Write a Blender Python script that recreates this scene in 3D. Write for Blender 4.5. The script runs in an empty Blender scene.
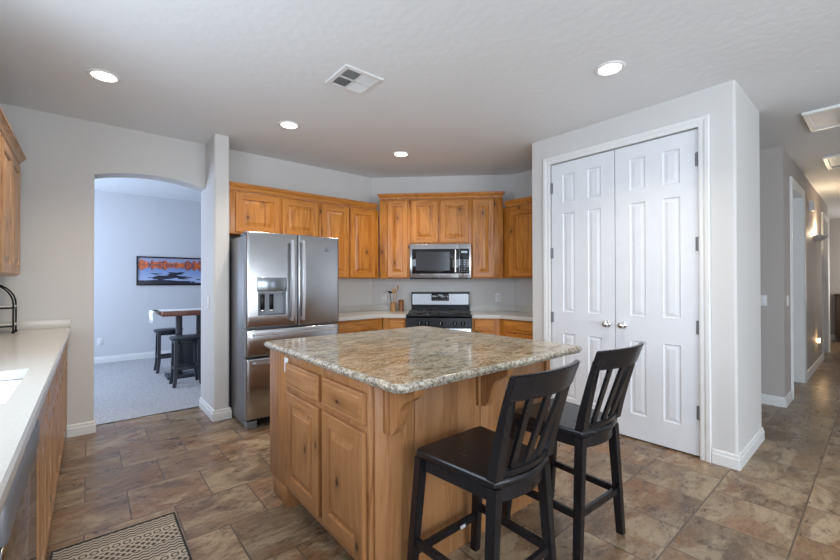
import bpy, bmesh, math, random
from math import sin, cos, pi, radians, sqrt, tan, atan2
from mathutils import Vector, Matrix
random.seed(7)
S = bpy.context.scene
COL = S.collection

# ------------------------------------------------------------------ camera
CAM_H = 1.30
cd = bpy.data.cameras.new('camera'); cam = bpy.data.objects.new('camera', cd); COL.objects.link(cam)
cd.sensor_fit = 'HORIZONTAL'; cd.sensor_width = 36.0; cd.lens = 391.73 / 840 * 36.0
cd.clip_start = 0.05
_yaw, _pit, _rol = radians(40.166), radians(0.3615), radians(0.1124)
_f = Vector((sin(_yaw) * cos(_pit), cos(_yaw) * cos(_pit), sin(_pit)))
_r = _f.cross(Vector((0, 0, 1))).normalized(); _d = _f.cross(_r)
_rr = cos(_rol) * _r + sin(_rol) * _d; _dd = -sin(_rol) * _r + cos(_rol) * _d
_m = Matrix((_rr, -_dd, -_f)).transposed().to_4x4(); _m.translation = (0, 0, CAM_H)
cam.matrix_world = _m
S.camera = cam

# ------------------------------------------------------------------ view, world, main lights
S.view_settings.view_transform = 'Standard'; S.view_settings.look = 'None'
S.view_settings.exposure = 0.16; S.view_settings.gamma = 1.0; S.view_settings.use_curve_mapping = False
S.render.film_transparent = False
W = bpy.data.worlds.new('daylight'); S.world = W; W.use_nodes = True
bg = W.node_tree.nodes['Background']; bg.inputs[0].default_value = (0.62, 0.78, 1.0, 1); bg.inputs[1].default_value = 1.6

def area(name, loc, rot, sx, sy, power, color):
    l = bpy.data.lights.new(name, 'AREA'); l.shape = 'RECTANGLE'; l.size = sx; l.size_y = sy
    l.energy = power; l.color = color
    o = bpy.data.objects.new(name, l); o.location = loc; o.rotation_euler = rot; COL.objects.link(o); return o
# daylight entering through the window over the sink (left wall), the glazing behind the camera and the dining room window
area('sink_window_daylight', (-0.74, 1.75, 1.60), (0, radians(-90), 0), 1.0, 1.5, 30, (0.76, 0.87, 1.0))
area('nook_door_daylight', (-0.74, -1.45, 1.25), (0, radians(-90), 0), 2.1, 1.9, 62, (0.74, 0.86, 1.0))
area('sidelight_daylight', (3.85, -3.46, 1.25), (radians(90), 0, 0), 0.40, 2.1, 7, (0.84, 0.92, 1.0))
area('rear_window_daylight', (1.05, -3.46, 1.40), (radians(90), 0, 0), 2.9, 2.0, 100, (0.92, 0.96, 1.0))
area('dining_window_daylight', (-1.75, 6.6, 1.6), (0, radians(-100), 0), 1.4, 1.8, 98, (0.60, 0.74, 1.0))

# ------------------------------------------------------------------ node helpers
class NT:
    def __init__(s, name):
        s.m = bpy.data.materials.new(name); s.m.use_nodes = True
        s.t = s.m.node_tree; s.b = s.t.nodes['Principled BSDF']
    def n(s, t, **kw):
        x = s.t.nodes.new(t)
        for k, v in kw.items(): setattr(x, k, v)
        return x
    def l(s, a, b): s.t.links.new(a, b)
    def val(s, sock, v):
        if hasattr(v, 'is_linked') or hasattr(v, 'links'): s.l(v, sock)
        else: sock.default_value = v
    def math(s, op, a, b=0.0, c=0.0, clamp=False):
        x = s.n('ShaderNodeMath', operation=op); x.use_clamp = clamp
        s.val(x.inputs[0], a); s.val(x.inputs[1], b); s.val(x.inputs[2], c); return x.outputs[0]
    def ramp(s, f, stops, interp='LINEAR'):
        x = s.n('ShaderNodeValToRGB'); x.color_ramp.interpolation = interp; e = x.color_ramp.elements
        while len(e) < len(stops): e.new(0.5)
        for i, (p, c) in enumerate(stops):
            e[i].position = p; e[i].color = (*c, 1) if len(c) == 3 else c
        s.l(f, x.inputs[0]); return x.outputs[0]
    def mix(s, f, a, b, mode='MIX'):
        x = s.n('ShaderNodeMix', data_type='RGBA', blend_type=mode)
        s.val(x.inputs[0], f)
        for k, v in ((6, a), (7, b)):
            if isinstance(v, tuple): x.inputs[k].default_value = (*v, 1) if len(v) == 3 else v
            else: s.l(v, x.inputs[k])
        return x.outputs[2]
    def coords(s, scale=(1, 1, 1), rnd=True, rot=(0, 0, 0)):
        tc = s.n('ShaderNodeTexCoord'); mp = s.n('ShaderNodeMapping')
        mp.inputs['Scale'].default_value = scale; mp.inputs['Rotation'].default_value = rot
        if rnd:
            oi = s.n('ShaderNodeObjectInfo'); vm = s.n('ShaderNodeVectorMath', operation='SCALE')
            cx = s.n('ShaderNodeCombineXYZ')
            s.l(oi.outputs['Random'], cx.inputs[0]); s.l(s.math('MULTIPLY', oi.outputs['Random'], 3.7), cx.inputs[1]); s.l(s.math('MULTIPLY', oi.outputs['Random'], 7.1), cx.inputs[2])
            s.l(cx.outputs[0], vm.inputs[0]); vm.inputs['Scale'].default_value = 13.0
            va = s.n('ShaderNodeVectorMath', operation='ADD'); s.l(tc.outputs['Object'], va.inputs[0]); s.l(vm.outputs[0], va.inputs[1])
            s.l(va.outputs[0], mp.inputs[0])
        else: s.l(tc.outputs['Object'], mp.inputs[0])
        return mp.outputs[0]
    def noise(s, v, scale, detail=4.0, rough=0.55, dist=0.0):
        x = s.n('ShaderNodeTexNoise'); x.inputs['Scale'].default_value = scale; x.inputs['Detail'].default_value = detail
        x.inputs['Roughness'].default_value = rough; x.inputs['Distortion'].default_value = dist; s.l(v, x.inputs['Vector']); return x.outputs['Fac']
    def bump(s, h, strength=0.3, dist=0.002):
        x = s.n('ShaderNodeBump'); x.inputs['Strength'].default_value = strength; x.inputs['Distance'].default_value = dist
        s.l(h, x.inputs['Height']); s.l(x.outputs[0], s.b.inputs['Normal'])
    def setp(s, **kw):
        for k, v in kw.items():
            k = {'color': 'Base Color', 'rough': 'Roughness', 'metal': 'Metallic', 'spec': 'Specular IOR Level', 'coat': 'Coat Weight', 'emit': 'Emission Color', 'es': 'Emission Strength', 'trans': 'Transmission Weight', 'aniso': 'Anisotropic', 'coatr': 'Coat Roughness'}.get(k, k)
            i = s.b.inputs[k]
            if isinstance(v, tuple): i.default_value = (*v, 1) if len(v) == 3 else v
            elif isinstance(v, (int, float)): i.default_value = v
            else: s.l(v, i)
        return s.m

def srgb(r, g, b):
    f = lambda c: (c / 255 / 12.92) if c <= 10 else ((c / 255 + 0.055) / 1.055) ** 2.4
    return (f(r), f(g), f(b))

def plain(name, color, rough=0.5, metal=0.0, **kw):
    n = NT(name); v = n.coords(rnd=False)
    f = n.noise(v, 9.0, 3)
    c1 = tuple(min(1, c * 0.94) for c in color); c2 = tuple(min(1, c * 1.06) for c in color)
    n.setp(color=n.mix(f, c1, c2), rough=rough, metal=metal, **kw); return n.m

def paint(name, color, scale=90.0, st=0.25):
    n = NT(name); v = n.coords(rnd=False)
    f = n.noise(v, 1.3, 3)
    c1 = tuple(c * 0.97 for c in color); c2 = tuple(c * 1.03 for c in color)
    n.setp(color=n.mix(f, c1, c2), rough=0.65, spec=0.35)
    h = n.noise(v, scale, 3, 0.5); n.bump(h, st, 0.003); return n.m

def wood(name, dark, mid, light, axis='z', knots=True, rough=0.38):
    n = NT(name)
    s = {'z': (1, 1, 0.09), 'x': (0.09, 1, 1), 'y': (1, 0.09, 1)}[axis]
    v = n.coords(s)
    g = n.noise(v, 24.0, 7, 0.66, 0.9)
    g2 = n.noise(v, 75.0, 3, 0.6, 0.2)
    c = n.ramp(g, [(0.30, dark), (0.44, mid), (0.60, light), (0.76, mid)])
    c = n.mix(n.math('MULTIPLY', g2, 0.30), c, dark)
    # plank to plank tone
    vp = n.coords({'z': (1, 1, 0.02), 'x': (0.02, 1, 1), 'y': (1, 0.02, 1)}[axis])
    p = n.noise(vp, 3.2, 1, 0.4)
    c = n.mix(n.ramp(p, [(0.42, (0, 0, 0)), (0.58, (1, 1, 1))]), c, n.mix(0.5, c, mid))
    if knots:
        vk = n.coords({'z': (1, 1, 0.5), 'x': (0.5, 1, 1), 'y': (1, 0.5, 1)}[axis], rot=(radians(-90), 0, 0))
        vo = n.n('ShaderNodeTexVoronoi'); vo.voronoi_dimensions = '2D'; vo.inputs['Scale'].default_value = 5.2; n.l(vk, vo.inputs['Vector'])
        sep = n.n('ShaderNodeSeparateColor'); n.l(vo.outputs['Color'], sep.inputs[0])
        sel = n.math('GREATER_THAN', sep.outputs[0], 0.62)
        d = n.math('ADD', vo.outputs['Distance'], n.math('MULTIPLY', n.math('SUBTRACT', n.noise(vk, 30, 3), 0.5), 0.10))
        core = n.math('MULTIPLY', n.ramp(d, [(0.03, (1, 1, 1)), (0.06, (0, 0, 0))]), sel)
        halo = n.math('MULTIPLY', n.ramp(d, [(0.03, (1, 1, 1)), (0.26, (0, 0, 0))]), sel)
        c = n.mix(n.math('MULTIPLY', halo, 0.45), c, tuple(x * 0.55 for x in dark))
        c = n.mix(n.math('MULTIPLY', core, 0.9), c, tuple(x * 0.16 for x in dark))
    n.setp(color=c, rough=rough, coat=0.15, coatr=0.25)
    n.bump(g2, 0.08, 0.001); return n.m

M = {}
M['wall'] = paint('grey_wall_paint', srgb(208, 206, 203))
M['wall_dining'] = paint('dining_wall_paint', srgb(206, 206, 208))
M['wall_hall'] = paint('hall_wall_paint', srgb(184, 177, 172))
M['ceiling'] = paint('textured_ceiling_paint', srgb(230, 231, 231), 20.0, 0.8)
M['trim'] = plain('white_trim_paint', srgb(226, 226, 224), 0.35)
M['door'] = plain('white_door_paint', srgb(224, 226, 230), 0.38)
OR_WARM_LIT = (srgb(126, 70, 20), srgb(184, 115, 40), srgb(210, 142, 62))
TA_DAYLIT = (srgb(112, 72, 40), srgb(156, 108, 66), srgb(180, 132, 88))  # island: same alder, cooler daylight put into the base colour
LT_DAYLIT = (srgb(132, 90, 52), srgb(176, 130, 84), srgb(200, 158, 112))
for k, p in (('or', OR_WARM_LIT), ('ta', TA_DAYLIT), ('lt', LT_DAYLIT)):  # one alder finish; the tones carry the light falling on each run
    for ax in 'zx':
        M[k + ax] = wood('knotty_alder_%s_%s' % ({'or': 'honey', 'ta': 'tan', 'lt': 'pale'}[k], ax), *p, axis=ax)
M['ory'] = wood('knotty_alder_honey_y', *OR_WARM_LIT, axis='x', knots=False)
M['tap'] = wood('alder_panel_lit_tone', *TA_DAYLIT, axis='z', knots=False)
M['stain'] = NT('brushed_stainless')
n = M['stain']; v = n.coords((1, 1, 160), False); f = n.noise(v, 3.0, 2)
n.setp(color=n.mix(f, (0.42, 0.43, 0.45), (0.52, 0.53, 0.55)), metal=1.0, rough=n.math('ADD', n.math('MULTIPLY', f, 0.10), 0.19)); M['stain'] = n.m
M['steel_gloss'] = plain('polished_stainless', (0.40, 0.40, 0.41), 0.10, 1.0)
M['satin'] = plain('satin_stainless', (0.30, 0.30, 0.31), 0.34, 1.0)
M['grey_side'] = plain('grey_painted_steel', srgb(128, 130, 134), 0.42, 0.3)
M['handle'] = plain('satin_handle_steel', (0.66, 0.66, 0.68), 0.36, 1.0)
M['chrome'] = plain('bright_chrome', (0.72, 0.72, 0.73), 0.16, 1.0)
M['steel_dark'] = plain('dark_steel', (0.18, 0.18, 0.19), 0.35, 0.8)
M['black_glass'] = plain('black_glass', (0.012, 0.012, 0.014), 0.06)
M['black_enamel'] = plain('black_enamel', (0.008, 0.008, 0.009), 0.25, spec=0.22)
M['disp_glass'] = plain('grey_mirror_glass', (0.26, 0.29, 0.32), 0.18, 0.8)
M['cavity'] = plain('grey_dispenser_plastic', srgb(150, 154, 160), 0.4)
M['iron'] = plain('black_cast_iron', (0.035, 0.035, 0.037), 0.5)
M['black_wood'] = None
n = NT('black_painted_wood'); v = n.coords((1, 1, 1), False); f = n.noise(v, 5, 3)
n.setp(color=n.mix(n.ramp(n.noise(v, 30, 5), [(0.82, (0, 0, 0)), (0.90, (1, 1, 1))]), (0.010, 0.010, 0.012), (0.022, 0.020, 0.018)), rough=n.math('ADD', n.math('MULTIPLY', f, 0.08), 0.24), spec=0.4); M['black_wood'] = n.m
M['navy_wood'] = plain('dark_navy_wood', srgb(48, 52, 62), 0.4)
M['table_wood'] = wood('reddish_table_wood', srgb(80, 42, 28), srgb(120, 66, 44), srgb(142, 84, 60), 'x', False)
M['lace'] = plain('white_lace', srgb(232, 232, 226), 0.9)
M['plastic'] = plain('white_plastic', srgb(226, 226, 226), 0.35)
M['dark'] = plain('matte_black', (0.01, 0.01, 0.01), 0.8)  # flat black for kick plates, plinths and socket slots
M['sinkw'] = plain('white_sink_enamel', srgb(238, 240, 242), 0.12)
M['utensil'] = wood('light_utensil_wood', srgb(150, 104, 58), srgb(190, 140, 86), srgb(206, 160, 108), 'z', False, 0.5)
M['pepper'] = wood('brown_turned_wood', srgb(90, 52, 22), srgb(140, 88, 38), srgb(170, 116, 60), 'z', False)
M['vent_dark'] = plain('vent_inner', (0.05, 0.05, 0.052), 0.8)
M['brown_dark'] = plain('dark_brown_wood', srgb(84, 66, 54), 0.5)
M['glass'] = None
n = NT('window_glass'); n.setp(color=(0.9, 0.95, 1.0), rough=0.02, trans=1.0, IOR=1.02); M['glass'] = n.m
n = NT('lamp_lens'); f = n.noise(n.coords(rnd=False), 30, 2)
n.setp(color=(1, 1, 1), emit=(1.0, 0.93, 0.80), es=n.math('ADD', n.math('MULTIPLY', f, 1.0), 9.0)); M['lens'] = n.m
n = NT('night_glow'); n.setp(color=(1, 0.8, 0.5), emit=(1.0, 0.68, 0.32), es=6.0); M['glow'] = n.m
n = NT('display_digits'); n.setp(color=(0.3, 0.35, 0.4), emit=(0.5, 0.7, 0.8), es=0.25); M['digits'] = n.m

# quartz worktop
n = NT('pale_quartz'); v = n.coords(rnd=False)
c = n.mix(n.ramp(n.noise(v, 260, 2), [(0.4, (0, 0, 0)), (0.65, (1, 1, 1))]), srgb(198, 194, 186), srgb(207, 203, 195))
n.setp(color=c, rough=0.22); M['quartz'] = n.m
# granite
def granite(name, edge=False):
    n = NT(name); v = n.coords((0.45, 1.0, 1.0), False, (0, 0, radians(-8)))
    base = n.ramp(n.noise(v, 20.0, 7, 0.78, 0.7), [(0.32, srgb(92, 82, 66)), (0.43, srgb(142, 126, 98)), (0.53, srgb(180, 168, 140)), (0.66, srgb(202, 194, 174))])
    oran = n.ramp(n.noise(v, 5.0, 6, 0.75, 0.7), [(0.50, (0, 0, 0)), (0.66, (1, 1, 1))])
    c = n.mix(n.math('MULTIPLY', oran, 0.48), base, srgb(186, 136, 72))
    grey = n.ramp(n.noise(v, 9.0, 7, 0.8, 1.0), [(0.53, (0, 0, 0)), (0.60, (1, 1, 1))])
    c = n.mix(n.math('MULTIPLY', grey, 0.55), c, srgb(150, 146, 134))
    vs = n.coords((1, 1, 1), False)
    blk = n.ramp(n.noise(vs, 95, 4, 0.7, 0.3), [(0.54, (0, 0, 0)), (0.60, (1, 1, 1))])
    blk2 = n.ramp(n.noise(v, 4.0, 4), [(0.40, (1, 1, 1)), (0.62, (0.15, 0.15, 0.15))])
    c = n.mix(n.math('MULTIPLY', blk, n.math('MULTIPLY', blk2, 0.85)), c, srgb(52, 44, 38))
    wht = n.ramp(n.noise(vs, 70, 4, 0.7, 0.3), [(0.56, (0, 0, 0)), (0.63, (1, 1, 1))])
    c = n.mix(n.math('MULTIPLY', wht, 0.55), c, srgb(222, 216, 200))
    if edge:
        e = n.ramp(n.noise(vs, 60, 5, 0.75, 0.6), [(0.40, srgb(40, 38, 38)), (0.47, srgb(120, 112, 104)), (0.54, srgb(205, 200, 192)), (0.62, srgb(214, 210, 204)), (0.7, srgb(176, 142, 96))])
        c = n.mix(0.50, c, e)
    n.setp(color=c, rough=0.14, spec=0.4); return n.m
M['granite'] = granite('gold_granite'); M['granite_edge'] = granite('gold_granite_edge', True)

# floor tile: 0.40 m tiles in running bond, rows along x
n = NT('slate_look_floor_tile')
tc = n.n('ShaderNodeTexCoord'); mp = n.n('ShaderNodeMapping'); mp.inputs['Location'].default_value = (-0.382, -0.300, 0)
n.l(tc.outputs['Object'], mp.inputs[0])
br = n.n('ShaderNodeTexBrick'); br.offset = 0.5; br.offset_frequency = 2; br.squash = 1.0
br.inputs['Scale'].default_value = 1.0; br.inputs['Brick Width'].default_value = 0.40; br.inputs['Row Height'].default_value = 0.3955
br.inputs['Mortar Size'].default_value = 0.0040; br.inputs['Mortar Smooth'].default_value = 0.1; br.inputs['Bias'].default_value = 0.0
br.inputs['Color1'].default_value = (0, 0, 0, 1); br.inputs['Color2'].default_value = (1, 1, 1, 1); br.inputs['Mortar'].default_value = (0.5, 0.5, 0.5, 1)
n.l(mp.outputs[0], br.inputs['Vector'])
sepc = n.n('ShaderNodeSeparateColor'); n.l(br.outputs['Color'], sepc.inputs[0]); tid = sepc.outputs[0]
cx = n.n('ShaderNodeCombineXYZ'); n.l(n.math('MULTIPLY', tid, 37.0), cx.inputs[0]); n.l(n.math('MULTIPLY', tid, 91.0), cx.inputs[1]); n.l(n.math('MULTIPLY', tid, 17.0), cx.inputs[2])
va = n.n('ShaderNodeVectorMath', operation='ADD'); n.l(tc.outputs['Object'], va.inputs[0]); n.l(cx.outputs[0], va.inputs[1])
m2 = n.n('ShaderNodeMapping'); m2.inputs['Scale'].default_value = (1.0, 2.0, 1); m2.inputs['Rotation'].default_value = (0, 0, radians(-14)); n.l(va.outputs[0], m2.inputs[0]); v = m2.outputs[0]
f1 = n.noise(v, 2.0, 9, 0.66, 0.35); f2 = n.noise(v, 4.6, 9, 0.72, 0.6); f3 = n.noise(v, 42.0, 5, 0.75)
vb = n.n('ShaderNodeVectorMath', operation='ADD'); n.l(v, vb.inputs[0]); vb.inputs[1].default_value = (7.3, 2.9, 5.1)
f4 = n.noise(vb.outputs[0], 2.4, 8, 0.68, 0.8); f5 = n.noise(vb.outputs[0], 1.3, 6, 0.6, 0.3)
c = n.ramp(f1, [(0.34, srgb(94, 76, 60)), (0.45, srgb(128, 106, 82)), (0.54, srgb(146, 124, 98)), (0.66, srgb(164, 146, 120))])
c = n.mix(n.ramp(f5, [(0.48, (0, 0, 0)), (0.60, (0.70, 0.70, 0.70))]), c, srgb(150, 106, 64))
c = n.mix(n.ramp(f4, [(0.49, (0, 0, 0)), (0.59, (0.85, 0.85, 0.85))]), c, srgb(188, 170, 142))
c = n.mix(n.ramp(f2, [(0.32, (0.70, 0.70, 0.70)), (0.50, (0, 0, 0))]), c, srgb(84, 66, 56))
f6 = n.noise(v, 15.0, 7, 0.78, 0.3)
c = n.mix(n.ramp(f6, [(0.50, (0, 0, 0)), (0.62, (0.55, 0.55, 0.55))]), c, srgb(160, 140, 118))
c = n.mix(n.ramp(f6, [(0.38, (0.60, 0.60, 0.60)), (0.49, (0, 0, 0))]), c, srgb(92, 74, 62))
c = n.mix(n.ramp(f3, [(0.52, (0, 0, 0)), (0.74, (0.40, 0.40, 0.40))]), c, srgb(80, 66, 56))
c = n.mix(n.ramp(f3, [(0.28, (0.35, 0.35, 0.35)), (0.46, (0, 0, 0))]), c, srgb(184, 168, 150))
c = n.mix(1.0, c, n.ramp(tid, [(0.0, (0.70, 0.68, 0.66)), (1.0, (0.98, 0.94, 0.90))]), 'MULTIPLY')
c = n.mix(n.math('MULTIPLY', br.outputs['Fac'], 0.85), c, srgb(84, 72, 62))
hgt = n.math('SUBTRACT', n.math('MULTIPLY', f2, 0.5), n.math('MULTIPLY', br.outputs['Fac'], 1.0))
n.setp(color=c, rough=n.ramp(f2, [(0.3, (0.22,) * 3), (0.7, (0.42,) * 3)]), spec=0.45)
n.bump(hgt, 0.5, 0.0025); M['tile'] = n.m
# carpet
n = NT('grey_carpet_pile'); v = n.coords(rnd=False)
n.setp(color=n.ramp(n.noise(v, 55, 4, 0.7), [(0.3, srgb(150, 148, 148)), (0.7, srgb(206, 205, 206))]), rough=0.95, spec=0.1)
n.bump(n.noise(v, 190, 2), 0.8, 0.006); M['carpet'] = n.m
# rug
n = NT('woven_rug_pattern'); tc = n.n('ShaderNodeTexCoord'); sp = n.n('ShaderNodeSeparateXYZ'); n.l(tc.outputs['Object'], sp.inputs[0])
X_, Y_ = sp.outputs[0], sp.outputs[1]
tri = lambda a, per: n.math('ABSOLUTE', n.math('SUBTRACT', n.math('FRACT', n.math('DIVIDE', a, per)), 0.5))
zz = n.math('ADD', Y_, n.math('MULTIPLY', tri(X_, 0.036), 0.022))
zig = n.math('GREATER_THAN', n.math('FRACT', n.math('DIVIDE', zz, 0.023)), 0.45)
d1 = n.math('FRACT', n.math('DIVIDE', n.math('ADD', X_, Y_), 0.040)); d2 = n.math('FRACT', n.math('DIVIDE', n.math('SUBTRACT', X_, Y_), 0.040))
dia = n.math('MULTIPLY', n.math('GREATER_THAN', d1, 0.34), n.math('GREATER_THAN', d2, 0.34))
cxx = n.math('MULTIPLY', n.math('SUBTRACT', n.math('FRACT', n.math('DIVIDE', X_, 0.042)), 0.5), 0.042)
band = n.math('FRACT', n.math('DIVIDE', n.math('ADD', Y_, 0.0148), 0.26))
cyy = n.math('MULTIPLY', n.math('SUBTRACT', band, 0.46), 0.26)
rad = n.math('SQRT', n.math('ADD', n.math('MULTIPLY', cxx, cxx), n.math('MULTIPLY', cyy, cyy)))
ring = n.math('COMPARE', rad, 0.014, 0.0035)
isz = n.math('GREATER_THAN', band, 0.56); isd = n.math('LESS_THAN', band, 0.36)
pat = n.math('ADD', n.math('MULTIPLY', isz, zig), n.math('MULTIPLY', isd, n.math('SUBTRACT', 1.0, dia)), clamp=True)
mid_ = n.math('SUBTRACT', 1.0, n.math('ADD', isz, isd), clamp=True)
pat = n.math('ADD', pat, n.math('MULTIPLY', mid_, n.math('SUBTRACT', 1.0, ring)), clamp=True)
c = n.mix(pat, srgb(88, 84, 80), srgb(190, 182, 170))
n.setp(color=c, rough=0.9, spec=0.1); n.bump(n.noise(n.coords(rnd=False), 260, 2), 0.5, 0.002); M['rug'] = n.m
M['rug_edge'] = plain('dark_rug_binding', (0.03, 0.03, 0.032), 0.9)
# picture
n = NT('lake_photograph_print'); tc = n.n('ShaderNodeTexCoord'); sp = n.n('ShaderNodeSeparateXYZ'); n.l(tc.outputs['Object'], sp.inputs[0])
u, w = sp.outputs[0], sp.outputs[2]
mpx = n.n('ShaderNodeMapping'); mpx.inputs['Scale'].default_value = (1, 1, 0); n.l(tc.outputs['Object'], mpx.inputs[0])
mw = n.math('ABSOLUTE', n.math('SUBTRACT', w, 0.105))
hgt = n.math('MULTIPLY', n.ramp(n.noise(mpx.outputs[0], 7.0, 5, 0.7), [(0.42, (0.30,) * 3), (0.58, (1,) * 3)]), 0.095)
rock = n.math('LESS_THAN', mw, hgt)
mir = n.n('ShaderNodeCombineXYZ'); n.l(u, mir.inputs[0]); n.l(mw, mir.inputs[2])
rc = n.ramp(n.noise(mir.outputs[0], 11, 7, 0.75, 1.5), [(0.36, srgb(84, 62, 84)), (0.46, srgb(110, 74, 84)), (0.53, srgb(206, 98, 50)), (0.60, srgb(240, 122, 50)), (0.7, srgb(150, 70, 50))])
c = n.mix(n.math('GREATER_THAN', w, 0.115), n.ramp(n.math('ADD', w, 0.3), [(0.08, srgb(180, 196, 228)), (0.36, srgb(116, 140, 190))]), srgb(160, 160, 188))
c = n.mix(rock, c, rc)
m3 = n.n('ShaderNodeMapping'); m3.inputs['Scale'].default_value = (0.7, 1, 6); n.l(tc.outputs['Object'], m3.inputs[0])
dk = n.math('GREATER_THAN', n.math('ADD', n.noise(m3.outputs[0], 2.6, 3), n.math('MULTIPLY', n.math('SUBTRACT', -0.02, w), 1.1)), 0.62)
c = n.mix(n.math('MULTIPLY', dk, n.math('LESS_THAN', w, 0.0)), c, srgb(34, 38, 54))
n.setp(color=c, rough=0.3); M['picture'] = n.m

# ------------------------------------------------------------------ mesh helpers
class B:
    """collects shapes, then links them as one mesh object"""
    def __init__(s): s.bm = bmesh.new(); s.mats = []
    def mi(s, m):
        if m not in s.mats: s.mats.append(m)
        return s.mats.index(m)
    def add(s, vs, fs, m=None, smooth=False):
        k = s.mi(m) if m else 0
        bv = [s.bm.verts.new(v) for v in vs]; out = []
        for f in fs:
            try:
                fc = s.bm.faces.new([bv[i] for i in f]); fc.material_index = k; fc.smooth = smooth; out.append(fc)
            except ValueError: pass
        return bv, out
    def box(s, x0, x1, y0, y1, z0, z1, m=None, bev=0.0, xf=None, seg=2):
        tb = bmesh.new()
        vs = [tb.verts.new(p) for p in ((x0, y0, z0), (x1, y0, z0), (x1, y1, z0), (x0, y1, z0), (x0, y0, z1), (x1, y0, z1), (x1, y1, z1), (x0, y1, z1))]
        for f in ((0, 3, 2, 1), (4, 5, 6, 7), (0, 1, 5, 4), (1, 2, 6, 5), (2, 3, 7, 6), (3, 0, 4, 7)): tb.faces.new([vs[i] for i in f])
        if bev > 0: bmesh.ops.bevel(tb, geom=tb.edges[:], offset=bev, segments=seg, affect='EDGES', profile=0.5)
        s.merge(tb, m, xf, bev > 0); return s
    def merge(s, tb, m=None, xf=None, smooth=False):
        k = s.mi(m) if m else 0; mp = {}
        for v in tb.verts:
            p = v.co if xf is None else xf @ v.co
            mp[v] = s.bm.verts.new(p)
        for f in tb.faces:
            try:
                g = s.bm.faces.new([mp[v] for v in f.verts]); g.material_index = k; g.smooth = smooth
            except ValueError: pass
        tb.free()
    def prism(s, pts, a0, a1, m=None, fn=None, bev=0.0):
        """polygon pts (2D) extruded from a0 to a1; fn(p,q,a)->xyz"""
        fn = fn or (lambda p, q, a: (p, q, a))
        tb = bmesh.new(); N = len(pts)
        lo = [tb.verts.new(fn(p, q, a0)) for p, q in pts]; hi = [tb.verts.new(fn(p, q, a1)) for p, q in pts]
        tb.faces.new(lo); tb.faces.new(hi[::-1])
        for i in range(N): tb.faces.new([lo[i], hi[i], hi[(i + 1) % N], lo[(i + 1) % N]])
        bmesh.ops.recalc_face_normals(tb, faces=tb.faces[:])
        if bev > 0: bmesh.ops.bevel(tb, geom=tb.edges[:], offset=bev, segments=2, affect='EDGES')
        s.merge(tb, m, None, False); return s
    def bar(s, p0, p1, w, d, w2=None, d2=None, m=None, bev=0.003, up=(0, 0, 1)):
        """tapering square bar between two points"""
        w2 = w if w2 is None else w2; d2 = d if d2 is None else d2
        p0, p1 = Vector(p0), Vector(p1); ax = (p1 - p0).normalized(); up = Vector(up)
        a = ax.cross(up)
        a = a.normalized() if a.length > 0.05 else ax.cross(Vector((0, 1, 0))).normalized()
        b = a.cross(ax).normalized(); tb = bmesh.new(); vs = []
        for p, ww, dd in ((p0, w, d), (p1, w2, d2)):
            for i, j in ((-1, -1), (1, -1), (1, 1), (-1, 1)): vs.append(tb.verts.new(p + a * (i * ww / 2) + b * (j * dd / 2)))
        for f in ((0, 3, 2, 1), (4, 5, 6, 7), (0, 1, 5, 4), (1, 2, 6, 5), (2, 3, 7, 6), (3, 0, 4, 7)): tb.faces.new([vs[i] for i in f])
        if bev: bmesh.ops.bevel(tb, geom=tb.edges[:], offset=bev, segments=2, affect='EDGES')
        s.merge(tb, m, None, False); return s
    def vleg(s, p0, p1, w, d, w2=None, d2=None, m=None, bev=0.003):
        """leg whose cross sections stay horizontal"""
        w2 = w if w2 is None else w2; d2 = d if d2 is None else d2
        tb = bmesh.new(); vs = []
        for p, ww, dd in ((p0, w, d), (p1, w2, d2)):
            for i, j in ((-1, -1), (1, -1), (1, 1), (-1, 1)): vs.append(tb.verts.new((p[0] + i * ww / 2, p[1] + j * dd / 2, p[2])))
        for f in ((0, 3, 2, 1), (4, 5, 6, 7), (0, 1, 5, 4), (1, 2, 6, 5), (2, 3, 7, 6), (3, 0, 4, 7)): tb.faces.new([vs[i] for i in f])
        bmesh.ops.recalc_face_normals(tb, faces=tb.faces[:])
        if bev: bmesh.ops.bevel(tb, geom=tb.edges[:], offset=bev, segments=2, affect='EDGES')
        s.merge(tb, m, None, False); return s
    def tube(s, pts, r, m=None, seg=10, cap=True):
        pts = [Vector(p) for p in pts]; rs = r if isinstance(r, (list, tuple)) else [r] * len(pts)
        rings = []; vs = []; prev = None
        for i, p in enumerate(pts):
            t = (pts[min(i + 1, len(pts) - 1)] - pts[max(i - 1, 0)]).normalized()
            if prev is None:
                a = t.cross(Vector((0, 0, 1)))
                if a.length < 0.1: a = t.cross(Vector((1, 0, 0)))
                a.normalize()
            else: a = (prev - t * prev.dot(t)).normalized()
            prev = a; b = t.cross(a)
            rings.append(len(vs)); vs += [p + (a * cos(2 * pi * k / seg) + b * sin(2 * pi * k / seg)) * rs[i] for k in range(seg)]
        fs = []
        for i in range(len(pts) - 1):
            for k in range(seg): fs.append((rings[i] + k, rings[i] + (k + 1) % seg, rings[i + 1] + (k + 1) % seg, rings[i + 1] + k))
        s.add(vs, fs, m, True)
        if cap:
            s.add(vs[:seg], [tuple(range(seg))[::-1]], m); s.add(vs[-seg:], [tuple(range(seg))], m)
        return s
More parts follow.
